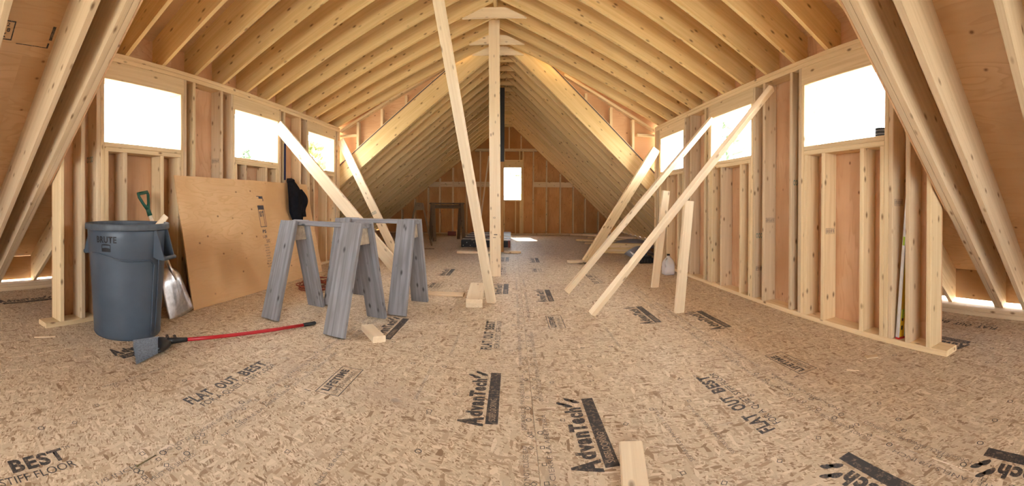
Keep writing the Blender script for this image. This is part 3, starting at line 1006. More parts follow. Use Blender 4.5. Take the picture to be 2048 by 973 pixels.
prop('slanted square prop leaning up to the vault in front of the centre post', (-0.190, 3.80, 0.02), (-0.665, 2.86, 3.13), 0.085, 0.042, (1, -0.42, 0), 'pale')
prop('wide plank prop from the corner of a high window down behind the grey sawhorses', (-2.735, 4.19, 1.90), (-1.02, 4.16, 0.03), 0.14, 0.038, (0.74, 0, 0.67), 'pale')
nb = prop('narrow plank prop from the wall corner down behind the second grey sawhorse', (-2.735, 6.06, 1.97), (-1.73, 6.06, 0.03), 0.13, 0.038, (0.88, 0, 0.47), 'pale')
link('grade_stamp', wave, None, nb, Matrix.Translation((-2.185, 6.0405, 0.735)) @ Matrix.Rotation(R(-27), 4, 'Y') @ Matrix.Rotation(R(90), 4, 'X'))['kind'] = 'stuff'
prop('farthest of the three slanted props on the window wall, a wide plank', (2.17, 5.86, 1.80), (1.17, 6.28, 0.04), 0.175, 0.038, (0.85, 0.1, 0.5), 'spf')
prop('middle of the three slanted props, a thin stud reaching the crossed window', (2.21, 4.13, 1.94), (0.575, 4.22, 0.02), 0.06, 0.05, (0.75, 0, 0.66), 'pale')
prop('nearest of the three slanted props, reaching the top plate', (2.21, 2.98, 2.02), (0.665, 3.31, 0.03), 0.062, 0.05, (0.75, 0, 0.66), 'pale')
prop('upright pale stake holding up the middle slanted prop', (1.595, 4.33, 0.0), (1.69, 4.24, 1.10), 0.089, 0.038, (1, 0.1, 0), 'pale', 'stakes under the props')
prop('upright pale stake holding up the nearest slanted prop', (1.425, 3.25, 0.0), (1.49, 3.20, 0.98), 0.089, 0.038, (1, 0.1, 0), 'pale', 'stakes under the props')
single(board('lath', (-0.96, 11.55, 0.02), (-0.70, 12.05, 2.35), 0.045, 0.018, (1, 0, 0), 'pale'), 'thin bright lath leaning against the far gable wall', 'lath')

# ---- blocks and loose boards
b0 = single(board('wood_block', (-0.34, 3.66, 0.019), (-0.375, 4.42, 0.019), 0.15, 0.038, (1, 0, 0), 'pale'), 'lower plank of the nailed pair at the foot of the slanted centre prop', 'plank', 'prop cleat planks')
b1 = single(board('wood_block', (-0.34, 3.66, 0.057), (-0.375, 4.42, 0.057), 0.15, 0.038, (1, 0, 0), 'pale'), 'upper knotty plank of the nailed pair at the foot of the slanted centre prop', 'plank', 'prop cleat planks')
single(board('wood_block', (-1.05, 2.82, 0.022), (-0.88, 2.60, 0.022), 0.092, 0.044, (0.8, 0.6, 0), 'pale'), 'short pale wood offcut beside the nearest sawhorse leg', 'offcut')
single(board('loose_board', (-0.95, 4.12, 0.010), (-0.49, 4.115, 0.010), 0.14, 0.019, (0, 1, 0), 'stud2'), 'thin loose board lying beside the second grey sawhorse', 'board')
single(board('loose_board', (0.375, 1.15, 0.019), (0.455, 1.49, 0.019), 0.089, 0.038, (1, -0.25, 0), 'pale'), 'clean pale board lying flat, cut off by the picture edge', 'board')
single(board('wood_block', (0.90, 6.40, 0.019), (1.34, 6.50, 0.019), 0.12, 0.038, (0.2, -1, 0), 'pale'), 'flat block under the foot of the farthest slanted prop', 'block')
single(board('floor_edge_plank', (-1.03, 7.60, 0.019), (-0.27, 7.60, 0.019), 0.14, 0.038, (0, 1, 0), 'pale'), 'flat plank standing in for the edge of a floor opening before the rack', 'plank', 'planks before the rack')  # planks stand in for the cut edge of a floor opening
single(board('floor_edge_plank', (-0.155, 7.70, 0.019), (0.17, 7.70, 0.019), 0.10, 0.038, (0, 1, 0), 'spf'), 'short flat plank standing in for the floor opening edge by the dark post', 'plank', 'planks before the rack')

# ---- sawhorses
def sawhorse(label, loc, rz, L, splay, H, leg_w, leg_t, mats, rail_w=0.10, group=None, apron=False):
    t = thing('sawhorse', label, 'sawhorse', loc, rz, group)
    rail, leg, gus = mats
    lb(t, 'top_rail', (-L / 2 - 0.075, 0, H - 0.02), (L / 2 + 0.075, 0, H - 0.02), rail_w, 0.038, (0, 1, 0), rail)
    if apron:
        lb(t, 'lower_rail', (-L / 2, 0, H - 0.10), (L / 2, 0, H - 0.10), 0.09, 0.038, (0, 0, 1), rail)
    for sx in (-1, 1):
        for sy in (-1, 1):
            top = Vector((sx * L / 2, sy * (rail_w / 2 + leg_t / 2 + 0.001), H - 0.002))
            foot = Vector((sx * L / 2, sy * splay / 2, 0.0))
            d = (top - foot)
            sh = d.y / d.z                     # level cuts at foot and top need none along the width
            lb(t, 'leg', foot + Vector((0, 0, leg_t * 0.5 * abs(sh))), top, leg_w, leg_t, (1, 0, 0), leg)
        x = sx * L / 2
        f = lambda z: (splay / 2 + (rail_w / 2 + leg_t / 2 - splay / 2) * (z / H)) - leg_t * 0.55
        z0, z1 = H - 0.165, H - 0.040
        v = []
        for xx in (x - leg_w * 0.28, x + leg_w * 0.28):
            v += [(xx, -f(z0), z0), (xx, f(z0), z0), (xx, f(z1), z1), (xx, -f(z1), z1)]
        me = mesh_of(v, [[0, 1, 2, 3], [4, 5, 6, 7], [0, 1, 5, 4], [1, 2, 6, 5], [2, 3, 7, 6], [3, 0, 4, 7]], 'gusset')
        link('gusset_block', me, gus, t, t.matrix_basis.copy())
    return t
sawhorse('weathered grey sawhorse nearest the broom handle', (-1.468, 2.94, 0), R(-11), 0.64, 0.60, 0.795, 0.178, 0.038, ('grey', 'grey', 'endgrain'), group='weathered grey sawhorses')
sawhorse('second weathered grey sawhorse, behind the one nearest the broom', (-1.235, 3.575, 0), R(-7.5), 0.65, 0.55, 0.80, 0.168, 0.038, ('grey', 'grey', 'endgrain'), group='weathered grey sawhorses')
sawhorse('old brown sawhorse seen end-on before the far gable wall', (-2.09, 8.95, 0), R(103), 0.55, 0.56, 0.95, 0.085, 0.038, ('brown', 'brown', 'brown'), group='old brown sawhorses', apron=True)
sawhorse('old brown sawhorse seen from its long side before the far gable wall', (-1.64, 10.12, 0), R(22), 0.74, 0.52, 0.95, 0.085, 0.038, ('brown', 'brown', 'brown'), group='old brown sawhorses', apron=True)

# ---- plywood sheet leaning on the wall, with its printing
lean = math.atan2(0.255, 1.19)
sx0 = -2.505
sheet_d = Vector((-math.sin(lean), 0, math.cos(lean)))
c0 = Vector((sx0, 0, 0.003)) + sheet_d * 0.61
t = thing('plywood_sheet', 'large plywood sheet leaning against the stud wall behind the shovel', 'plywood', (sx0, 3.72, 0))
board('sheet', (c0.x, 2.50, c0.z), (c0.x, 4.945, c0.z), 1.22, 0.013, sheet_d, 'plysheet', t, e=0.001)
nrm = Vector((math.cos(lean), 0, math.sin(lean)))
def sheet_frame(y, s):
    o = Vector((sx0, y, 0.003)) + sheet_d * s + nrm * 0.0072
    mw = Matrix.Identity(4)
    ya = Vector((0, 1, 0))
    for i in range(3):
        mw[i][0], mw[i][1], mw[i][2], mw[i][3] = ya[i], sheet_d[i], nrm[i], o[i]
    return mw
rows = [(ring_rect(0.0, 0.60, 0.12, 0.85, 0.008), I4, 0), (rect_mesh(0.0, 0.80, 0.12, 0.85), I4, 0), (text_mesh('EIT', 0.05), Matrix.Translation((0.02, 0.72, 0)) @ Matrix.Diagonal((0.08, 0.06, 1, 1)), 0),
        (rect_mesh(0.085, 0.61, 0.093, 0.8), I4, 0), (text_mesh('PS', 0.05), S(0.02, 0.53, 0.07, 0.04), 0), (text_mesh('1-09', 0.02), S(0.01, 0.47, 0.08, 0.035), 0), (text_mesh('23/32', 0.02), S(0.06, 0.42, 0.07, 0.035), 0)]
for k in range(9):
    rows.append((text_mesh(['EXPOSURE 1', 'THICKNESS', 'SPACING', 'CLASS'][k % 4], 0.0), S(0.012 + 0.01 * (k % 2), 0.385 - k * 0.030, 0.08, 0.018), 0))
rows.append((text_mesh('74', 0.05), S(0.04, 0.07, 0.06, 0.035), 0))
decal('printed_stamp', rows, sheet_frame(3.70, 0.08), t, 'inkblue')
decal('printed_stamp', [(rect_mesh(0.0, 0.012, 0.05, 0.02), I4, 0), (rect_mesh(0.04, -0.012, 0.12, 0.018), I4, 0), (rect_mesh(0.11, -0.04, 0.125, -0.012), I4, 0)], sheet_frame(3.71, 1.02), t, 'inkblue')

# ---- black jacket hung over the sheet's top edge, and a blue strap behind it
t = thing('jacket', 'black jacket hanging over the top edge of the plywood sheet', 'jacket', (-2.72, 4.43, 0.75))
def jacket_rows(y_c, ztop, zbot, w0, w1, bulge, x0, seed, n=22, mrow=15):
    rg = random.Random(seed)
    ph = [rg.uniform(0, 6.28) for _ in range(4)]
    rows = []
    for i in range(mrow):
        q = i / (mrow - 1)
        z = ztop + (zbot - ztop) * q
        w = (w0 + (w1 - w0) * math.sin(min(1, q * 1.6) * math.pi / 2)) * (1 - 0.45 * max(0, q - 0.7) / 0.3)
        row = []
        for j in range(n):
            a = 2 * math.pi * j / n
            fold = 1 + 0.16 * math.sin(3 * a + ph[0] + 2 * q) + 0.10 * math.sin(7 * a + ph[1] + 3 * q)
            b = bulge * (0.45 + 0.55 * math.sin(math.pi * min(1, q * 1.2 + 0.1)))
            xs_w = x0 + (ztop - z) * 0.214 + 0.02     # follows the leaning sheet
            row.append((xs_w + b * (1 + math.sin(a)) * fold * 0.5, y_c + 0.02 * q + w * math.cos(a) * fold * 0.5, z))
        rows.append(row)
    return rows
def closed_lathe(rows):
    me = grid_mesh(rows, closed_u=True)
    bm2 = bmesh.new()
    bm2.from_mesh(me)
    bmesh.ops.holes_fill(bm2, edges=[e for e in bm2.edges if e.is_boundary])
    bmesh.ops.recalc_face_normals(bm2, faces=bm2.faces)
    bm2.to_mesh(me)
    bm2.free()
    return me
link('body', closed_lathe(jacket_rows(4.43, 1.225, 0.66, 0.10, 0.30, 0.12, -2.755, 1)), 'cloth', t, smooth=True)
link('sleeve', closed_lathe(jacket_rows(4.60, 1.12, 0.76, 0.07, 0.12, 0.11, -2.735, 5)), 'cloth', t, smooth=True)
link('collar', closed_lathe(jacket_rows(4.42, 1.255, 1.19, 0.05, 0.15, 0.10, -2.765, 8, mrow=6)), 'cloth', t, smooth=True)
o = board('strap', (-2.755, 4.385, 1.70), (-2.765, 4.40, 1.235), 0.045, 0.004, (0, 1, 0), 'strap')
single(o, 'dark blue strap hanging on the stud above the black jacket', 'strap')

# ---- trash can
CX, CY = -2.44, 1.745
t = thing('trash_can', 'tall grey-blue plastic trash can with bow handles by the stud wall', 'trash can', (CX, CY, 0))
NS = 64
def ring(rad, z): return [(CX + rad * math.cos(2 * math.pi * k / NS), CY + rad * math.sin(2 * math.pi * k / NS), z) for k in range(NS)]
def r_at(z): return 0.248 + (0.298 - 0.248) * z / 0.80
prof = [(0.0, 0.004), (0.225, 0.004), (0.240, 0.0), (0.248, 0.012)]
for z in (0.05, 0.2, 0.35, 0.5, 0.585):
    prof.append((r_at(z) - 0.004, z))
prof += [(r_at(0.60), 0.602), (r_at(0.7), 0.70), (r_at(0.765), 0.765), (r_at(0.77) - 0.006, 0.77), (r_at(0.6) - 0.010, 0.6), (0.240, 0.03), (0.0, 0.02)]
rows = [ring(max(rr, 0.0005), z) for rr, z in prof]
link('body', grid_mesh(rows, closed_u=True), 'can', t, smooth=True)
prof = [(r_at(0.76) + 0.001, 0.757), (0.308, 0.755), (0.313, 0.762), (0.313, 0.792), (0.308, 0.800), (0.292, 0.800), (0.288, 0.795), (0.287, 0.765)]
link('rim', grid_mesh([ring(rr, z) for rr, z in prof + prof[:1]], closed_u=True), 'canrim', t, smooth=True)
ang_c = math.atan2(-CY, -CX)          # towards the viewer
def on_can(a, z, out=0.0): 
    rr = r_at(z) + out
    return Vector((CX + rr * math.cos(a), CY + rr * math.sin(a), z))
# raised shoulder line that dips, and upright ribs
pts = []
for k in range(41):
    q = k / 40
    a = ang_c - 1.05 + q * 1.75
    z = 0.575 + 0.022 * math.cos(min(1, max(0, (q - 0.12) / 0.5)) * math.pi)
    if q > 0.94:
        z -= (q - 0.94) / 0.06 * 0.03
    pts.append(on_can(a, z, 0.001))
a_end = ang_c - 1.05 + 1.75
for k in range(12):
    pts.append(on_can(a_end + 0.02, 0.52 - 0.045 * k, 0.000))
tube('shoulder_ridge', pts, 0.006, 'can', t, n=6)
tube('side_rib', [on_can(a_end + 0.20, 0.58 - 0.05 * k, 0.0) for k in range(12)], 0.006, 'can', t, n=6)
def bow_handle(a):
    """open box handle below the rim"""
    ca, sa = math.cos(a), math.sin(a)
    def W(rr, s, z): return (CX + rr * ca - s * sa, CY + rr * sa + s * ca, z)
    hw = 0.072
    for s in (-hw, hw):
        v = []
        for ds in (-0.005, 0.005):
            v += [W(0.286, s + ds, 0.757), W(0.304, s + ds, 0.757), W(0.362, s * 0.95 + ds, 0.575), W(0.352, s * 0.95 + ds, 0.555), W(0.275, s * 0.95 + ds, 0.570)]
        f = [[i for i in range(5)], [5 + i for i in range(5)][::-1]] + [[i, (i + 1) % 5, 5 + (i + 1) % 5, 5 + i] for i in range(5)]
        link('handle_bracket', mesh_of(v, f, 'cheek'), 'can', t)
    tube('handle_grip', [W(0.362, s, 0.568) for s in (-0.072, -0.04, 0.04, 0.072)], 0.014, 'canrim', t, n=10)
    v = [W(0.290, -0.068, 0.56), W(0.290, 0.068, 0.56), W(0.358, 0.068, 0.552), W(0.358, -0.068, 0.552), W(0.290, -0.068, 0.566), W(0.290, 0.068, 0.566), W(0.358, 0.068, 0.558), W(0.358, -0.068, 0.558)]
    link('handle_shelf', mesh_of(v, [[0, 1, 2, 3], [4, 5, 6, 7], [0, 1, 5, 4], [1, 2, 6, 5], [2, 3, 7, 6], [3, 0, 4, 7]], 'shelf'), 'can', t)
A_H = R(18)
bow_handle(A_H)
bow_handle(A_H + math.pi)
def can_text(body, a0, z0, w, h, bold):
    me = text_mesh(body, bold).copy()
    for v in me.vertices:
        z = z0 + v.co.y * h
        aa = a0 + v.co.x * w / 0.29
        pt = on_can(aa, z, 0.0012)
        v.co = pt
    return me
a_txt = ang_c - 0.73
a_txt = ang_c - 0.80
parts = [(can_text('BRUTE', a_txt, 0.672, 0.160, 0.046, 0.04), I4, 0)]
badge = []
def arc_patch(a0, a1, z0, z1, n=8):
    v, f = [], []
    for k in range(n + 1):
        aa = a0 + (a1 - a0) * k / n
        bow = 0.006 * math.sin(math.pi * k / n)
        v += [tuple(on_can(aa, z0, 0.0012)), tuple(on_can(aa, z1 + bow, 0.0012))]
    f = [[2 * k, 2 * k + 2, 2 * k + 3, 2 * k + 1] for k in range(n)]
    return mesh_of(v, f, 'badge')
parts.append((arc_patch(a_txt + 0.15, a_txt + 0.40, 0.612, 0.634), I4, 0))
parts.append((arc_patch(a_txt + 0.15, a_txt + 0.40, 0.655, 0.660), I4, 0))
parts.append((arc_patch(a_txt + 0.15, a_txt + 0.168, 0.62, 0.657, 2), I4, 0))
parts.append((arc_patch(a_txt + 0.382, a_txt + 0.40, 0.62, 0.657, 2), I4, 0))
me = join_meshes(parts, 'can_print')
me.materials.append(M['print'])
link('printed_name', me, None, t)
single(board('stick', (-2.50, 1.80, 0.50), (-2.345, 2.045, 0.845), 0.045, 0.04, (0, 0, 1), 'pale'), 'square pale wood stick poking out of the trash can', 'stick')

# ---- aluminium scoop shovel
t = thing('scoop_shovel', 'aluminium scoop shovel with green grip standing between the can and plywood', 'shovel', (-2.49, 2.34, 0))
B0 = Vector((-2.47, 2.335, 0.0))
gripP = Vector((-2.735, 2.13, 1.00))
axd = (gripP - B0).normalized()
side = Vector((-0.10, 0.99, 0)).normalized()
side = (side - axd * side.dot(axd)).normalized()
fr = axd.cross(side)
if fr.x < 0:
    fr = -fr                            # towards the room
rows = []
for i in range(15):
    q = i / 14
    s = q * 0.42
    w = 0.165 - 0.040 * q
    if q > 0.76:
        w *= math.sqrt(max(0.03, 1 - ((q - 0.76) / 0.245) ** 2))
    row = []
    for j in range(21):
        e = -1 + 2 * j / 20
        bow = 0.055 * (0.35 + 0.65 * q) * (1 - abs(e) ** 2.6) - 0.03 * max(0, q - 0.75) / 0.25
        rib = 0.006 * (math.exp(-((e - 0.45) / 0.07) ** 2) + math.exp(-((e + 0.45) / 0.07) ** 2)) * (1 if 0.12 < q < 0.6 else 0)
        mid = 0.012 * math.exp(-(e / 0.10) ** 2) * (1 if q > 0.35 else 0)
        row.append(B0 + axd * s + side * (e * w) + fr * (bow + rib + mid))
    rows.append(row)
link('blade', grid_mesh(rows, 0.003), 'alu', t, smooth=True)
tube('socket', [B0 + axd * 0.30 + fr * 0.052, B0 + axd * 0.40 + fr * 0.035, B0 + axd * 0.50 + fr * 0.02], [0.007, 0.016, 0.019], 'alu', t)
tube('shaft', [B0 + axd * 0.46 + fr * 0.02, B0 + axd * 0.7 + fr * 0.01, B0 + axd * 0.90], 0.0165, 'ash', t)
g0 = B0 + axd * 0.88
tip = B0 + axd * 1.085
tube('grip', [g0, g0 + axd * 0.06, tip - axd * 0.10 + side * 0.030, tip - axd * 0.03 + side * 0.056, tip + side * 0.056, tip - side * 0.056, tip - axd * 0.03 - side * 0.056, tip - axd * 0.10 - side * 0.030, g0 + axd * 0.055], [0.021, 0.019, 0.013, 0.013, 0.015, 0.015, 0.013, 0.013, 0.018], 'greenplastic', t)

# ---- angle broom
t = thing('broom', 'broom with red handle and grey bristles lying on the floor', 'broom', (-1.9, 1.9, 0))
hA, hB = Vector((-1.965, 1.80, 0.040)), Vector((-1.46, 2.775, 0.016))
hd = (hB - hA).normalized()
tube('handle', [hA.lerp(hB, q) for q in (0.06, 0.35, 0.65, 0.92)], 0.0125, 'red', t, n=12)
tube('grip', [hB - hd * 0.115, hB - hd * 0.10, hB - hd * 0.01, hB], [0.0135, 0.0145, 0.0145, 0.010], 'black', t, n=12)
tube('ferrule', [hA - hd * 0.06, hA, hA + hd * 0.075], [0.020, 0.019, 0.015], 'black', t, n=12)
hs = Vector((-hd.y, hd.x, 0))
capA, capB = Vector((-2.095, 1.765, 0.03)), Vector((-1.90, 1.60, 0.03))
tipA, tipB = Vector((-2.12, 1.565, 0.0)), Vector((-1.872, 1.405, 0.0))
capc = (capA + capB) / 2
cs = (capB - capA).normalized()
rows = []
for q, wid, th, back in ((0.0, 0.030, 0.017, 0.085), (0.35, 0.080, 0.022, 0.060), (0.75, 0.122, 0.023, 0.030), (1.0, 0.134, 0.022, -0.008)):
    row = []
    for j in range(16):
        a = 2 * math.pi * j / 16
        c_ = capc + (hA - capc).normalized() * back
        row.append(Vector((c_.x, c_.y, 0.030)) + cs * (math.cos(a) * wid) + Vector((0, 0, 1)) * (math.sin(a) * th))
    rows.append(row)
link('head_cap', closed_lathe(rows), 'black', t, smooth=True)
bm = bmesh.new()
rg = random.Random(4)
for k in range(520):
    e = rg.random()
    zz = rg.uniform(0.004, 0.052)
    r0 = capA.lerp(capB, 0.04 + 0.92 * e)
    r0.z = 0.014 + zz * 0.6
    r1 = tipA.lerp(tipB, e + rg.uniform(-0.02, 0.02))
    r1 = r0.lerp(r1, rg.uniform(0.94, 1.03))
    r1.z = max(0.003, zz + rg.uniform(-0.003, 0.003))
    wv = cs * 0.0017
    zv = Vector((0, 0, 0.0016))
    vs_ = [bm.verts.new(x) for x in (r0 - wv, r0 + wv, r0 + zv, r1 - wv, r1 + wv, r1 + zv)]
    for q in ((0, 1, 4, 3), (1, 2, 5, 4), (2, 0, 3, 5), (3, 4, 5)):
        bm.faces.new([vs_[i] for i in q])
me = bpy.data.meshes.new('bristles')
bm.to_mesh(me)
bm.free()
o = link('bristles', me, 'bristle', t)
o['kind'] = 'stuff'

# ---- coil of cord
pts = []
rg = random.Random(2)
for k in range(9 * 24):
    a = 2 * math.pi * k / 24
    n_ = k / 24
    rr = 0.165 + 0.035 * math.sin(n_ * 2.1) + 0.012 * math.sin(3 * a + n_)
    pts.append((-2.10 + rr * math.cos(a) * 0.95, 4.0 + rr * math.sin(a) * 1.25 + 0.02 * math.sin(n_ * 3), 0.008 + 0.011 * n_ * (0.6 + 0.4 * math.sin(a * 1.0 + n_))))
pts += [(-1.93, 4.22, 0.012), (-1.90, 4.05, 0.007), (-1.96, 3.86, 0.007)]
single(tube('extension_cord', pts, 0.0055, 'cord', None, n=6), 'coiled orange-red cord on the floor before the plywood sheet', 'cord')

# ---- spirit level
t = thing('spirit_level', 'silver and yellow spirit level standing in the stud bay', 'level', (2.275, 1.60, 0.04))
l0, l1 = Vector((2.283, 1.600, 0.050)), Vector((2.330, 1.535, 1.26))
ld = (l1 - l0).normalized()
wv = Vector((0.98, -0.16, 0))
nv = Vector((-0.16, -0.98, 0))
board('body', l0, l1, 0.050, 0.018, wv, 'yellow', t, e=0.002)
for sg in (-1, 1):
    board('edge', l0 + wv * (sg * 0.0285), l1 + wv * (sg * 0.0285), 0.028, 0.010, nv, 'silver', t, e=0.001)
board('end_cap', l0 - ld * 0.010, l0 + ld * 0.002, 0.070, 0.032, wv, 'redcap', t)
for q in (0.16, 0.66):
    c = l0 + ld * q - wv * (0.02 if q > 0.5 else 0)
    board('vial', c - ld * 0.03, c + ld * 0.03, 0.030, 0.024, wv, 'vial', t, e=0.004)
for q in (0.05, 0.11):
    c = l0 + ld * q
    board('emblem', c, c + ld * 0.028, 0.024, 0.0195, wv, 'black', t)

# ---- coil of nails on the window sill
t = thing('nail_coil', 'coil of dark collated nails standing on the window sill', 'nails', (2.33, 1.79, 1.441))
bm = bmesh.new()
for rr in (0.058, 0.050, 0.042, 0.034):
    n_ = int(rr * 1500)
    for k in range(n_):
        a = 2 * math.pi * k / n_
        cx_, cy_ = 2.325 + rr * math.cos(a), 1.79 + rr * math.sin(a)
        res = bmesh.ops.create_cone(bm, cap_ends=True, segments=5, radius1=0.0022, radius2=0.0015, depth=0.068, matrix=Matrix.Translation((cx_, cy_, 1.475 + 0.003 * math.sin(k * 1.7))))
me = bpy.data.meshes.new('nails')
bm.to_mesh(me)
bm.free()
o = link('nails', me, 'steel', t)
o['kind'] = 'stuff'
for z in (1.462, 1.487):
    tube('wire', [(2.325 + 0.060 * math.cos(a), 1.79 + 0.060 * math.sin(a), z) for a in [2 * math.pi * k / 28 for k in range(28)]], 0.0009, 'silver', t, n=5, closed=True)

# ---- milk jug
t = thing('milk_jug', 'cloudy white plastic jug on the floor behind the stakes', 'jug', (2.06, 5.07, 0))
def sq_ring(cx_, cy_, hw, z, pw, n=28):
    out = []
    for k in range(n):
        a = 2 * math.pi * k / n
        c_, s_ = math.cos(a), math.sin(a)
        out.append((cx_ + hw * math.copysign(abs(c_) ** pw, c_), cy_ + hw * math.copysign(abs(s_) ** pw, s_), z))
    return out
rows = [sq_ring(2.06, 5.07, hw, z, pw) for hw, z, pw in ((0.005, 0.0, 0.5), (0.066, 0.0, 0.5), (0.076, 0.008, 0.5), (0.077, 0.06, 0.5), (0.077, 0.13, 0.5), (0.076, 0.15, 0.55), (0.066, 0.185, 0.65), (0.045, 0.215, 0.8), (0.026, 0.235, 1.0), (0.019, 0.245, 1.0), (0.019, 0.262, 1.0), (0.004, 0.262, 1.0))]
link('body', closed_lathe(rows), 'jug', t, smooth=True)
tube('handle', [(2.02, 5.03, 0.225), (1.985, 5.0, 0.205), (1.975, 4.99, 0.16), (1.99, 5.005, 0.12), (2.005, 5.02, 0.11)], 0.012, 'jug', t)
tube('cap', [(2.06, 5.07, 0.255), (2.06, 5.07, 0.274)], 0.021, 'black', t, n=16)

# ---- slatted rack lying flat
t = thing('slatted_rack', 'low black slatted rack with red side rail lying behind the centre posts', 'rack', (-0.55, 9.5, 0))
ya, yb = 8.52, 10.9
for x, mt_, nm in ((-1.05, 'rackblack', 'side_rail'), (-0.80, 'rackblack', 'inner_rail'), (-0.06, 'rackred', 'side_rail')):
    board(nm, (x, ya, 0.085), (x, yb, 0.085), 0.15, 0.05, (0, 0, 1), mt_, t)
board('end_rail', (-1.07, ya + 0.02, 0.085), (-0.04, ya + 0.02, 0.085), 0.14, 0.03, (0, 0, 1), 'rackblack', t)
board('end_rail', (-1.07, yb - 0.02, 0.085), (-0.04, yb - 0.02, 0.085), 0.14, 0.03, (0, 0, 1), 'rackblack', t)
for k in range(8):
    y = ya + 0.22 + k * 0.29
    board('slat', (-1.07, y, 0.168), (-0.03, y, 0.168), 0.13, 0.014, (0, 1, 0), 'rackpale' if k % 2 == 0 else 'rackblack', t)  # every other slat pale, for the bright gaps
board('cross_brace', (-0.75, ya + 0.3, 0.182), (-0.35, ya + 1.0, 0.182), 0.05, 0.012, (1, -0.5, 0), 'rackred', t)
for k in range(4):
    tube('bolt', [(-1.03 + 0.075 * k, ya - 0.004, 0.05 + 0.06 * (k % 2)), (-1.03 + 0.075 * k, ya + 0.01, 0.05 + 0.06 * (k % 2))], 0.011, 'silver', t, n=8)

# ---- lumber left lying at the far eaves
LG = 'loose boards at the far eave'
def lump(label, p0, p1, w=0.14, th=0.038, mat='spf'):
    d = Vector(p1) - Vector(p0)
    return single(board('loose_board', p0, p1, w, th, (-d.y, d.x, 0), mat), label, 'board', LG)
lump('lowest board of the fan-shaped pile near the far eave', (1.72, 9.35, 0.02), (2.95, 8.55, 0.02), mat='spf')
lump('second board of the fan-shaped pile near the far eave', (1.58, 9.75, 0.060), (2.9, 8.80, 0.060), mat='rafter')
lump('third board of the fan-shaped pile near the far eave', (1.92, 9.95, 0.099), (2.95, 8.95, 0.099))
lump('top board of the fan-shaped pile near the far eave', (1.88, 10.35, 0.138), (2.85, 9.15, 0.138), mat='pale')
lump('long board lying along the foot of the far gable wall', (1.70, 11.75, 0.03), (2.75, 11.6, 0.03), mat='pale')
for k, (dx, z) in enumerate(((0, 0.02), (0.05, 0.059), (-0.03, 0.098), (0.02, 0.137), (0.0, 0.176))):
    lump(['bottom', 'second', 'middle', 'fourth', 'top'][k] + ' board of the neat stack beside the grey plastic sheet', (1.78 + dx, 7.62, z), (2.43 + dx, 7.30, z), mat='spf' if k % 2 else 'rafter')
lump('lower board of the pair beside the plywood sheet at the far eave', (-3.45, 6.9, 0.16), (-3.1, 8.6, 0.16), 0.24, 0.30, 'stud2')
lump('upper board of the pair beside the plywood sheet at the far eave', (-3.45, 6.9, 0.331), (-3.1, 8.6, 0.331), 0.24, 0.038, 'spf')
single(board('brick_block', (-1.85, 11.6, 0.06), (-1.62, 11.6, 0.06), 0.12, 0.1, (0, 0, 1), 'rackred'), 'dark red block at the foot of the far gable wall', 'block')
single(board('wood_block', (-1.60, 11.62, 0.085), (-1.49, 11.62, 0.085), 0.17, 0.09, (0, 0, 1), 'pale'), 'pale block at the foot of the far gable wall', 'block')
# grey plastic sheet, sagging, with a white rim
rows = []
rg = random.Random(11)
for i in range(13):
    row = []
    for j in range(15):
        a, b = i / 12, j / 14
        z = 0.04 + 0.16 * math.sin(math.pi * a) ** 0.7 * math.sin(math.pi * b) ** 0.6 + 0.02 * math.sin(9 * a + 5 * b) * math.sin(math.pi * a)
        row.append((1.95 + 1.0 * b, 7.78 + 0.62 * a, z))
    rows.append(row)
single(link('plastic_sheet', grid_mesh(rows, 0.004), 'tarp', None, smooth=True), 'crumpled grey plastic sheet on the floor under the eave', 'sheet')
t = thing('folded_sack', 'folded grey sack with a bright white edge behind the nearest prop', 'sack', (2.3, 6.9, 0))
rows = []
for i in range(11):
    row = []
    for j in range(13):
        a, b = i / 10, j / 12
        z = 0.03 + 0.17 * math.sin(math.pi * b) ** 0.5 * (0.35 + 0.65 * math.sin(math.pi * a * 0.9 + 0.2)) 
        row.append((2.02 + 0.45 * b, 6.62 + 0.5 * a, z))
    rows.append(row)
link('body', grid_mesh(rows, 0.006), 'tarp', t, smooth=True)
tube('white_edge', [(2.00, 6.66, 0.13), (2.04, 6.62, 0.09), (2.10, 6.58, 0.055), (2.17, 6.56, 0.035), (2.24, 6.55, 0.03)], [0.006, 0.016, 0.024, 0.026, 0.018], 'white', t)
t = thing('tool_box', 'small black tool with battery base beside the jug', 'tool', (2.12, 6.25, 0))
box('base', (2.00, 6.10, 0.0), (2.22, 6.24, 0.085), 'black', t, e=0.01)
box('upper', (2.03, 6.12, 0.085), (2.20, 6.22, 0.115), 'black', t, e=0.008)
for k in range(4):
    box('rib', (2.02 + 0.05 * k, 6.093, 0.015), (2.032 + 0.05 * k, 6.101, 0.07), 'steel', t, e=0.001)
t = thing('cloth_bundle', 'dusty blue cloth bundle behind the black tool', 'cloth', (2.13, 6.36, 0))
rows = [[(2.11 + rr * math.cos(a) * (1 + 0.08 * math.sin(3 * a)), 6.37 + rr * 0.8 * math.sin(a), z) for a in [2 * math.pi * k / 20 for k in range(20)]] for rr, z in ((0.06, 0.0), (0.10, 0.02), (0.105, 0.08), (0.085, 0.14), (0.04, 0.175), (0.005, 0.18))]
link('body', closed_lathe(rows), 'bluecloth', t, smooth=True)

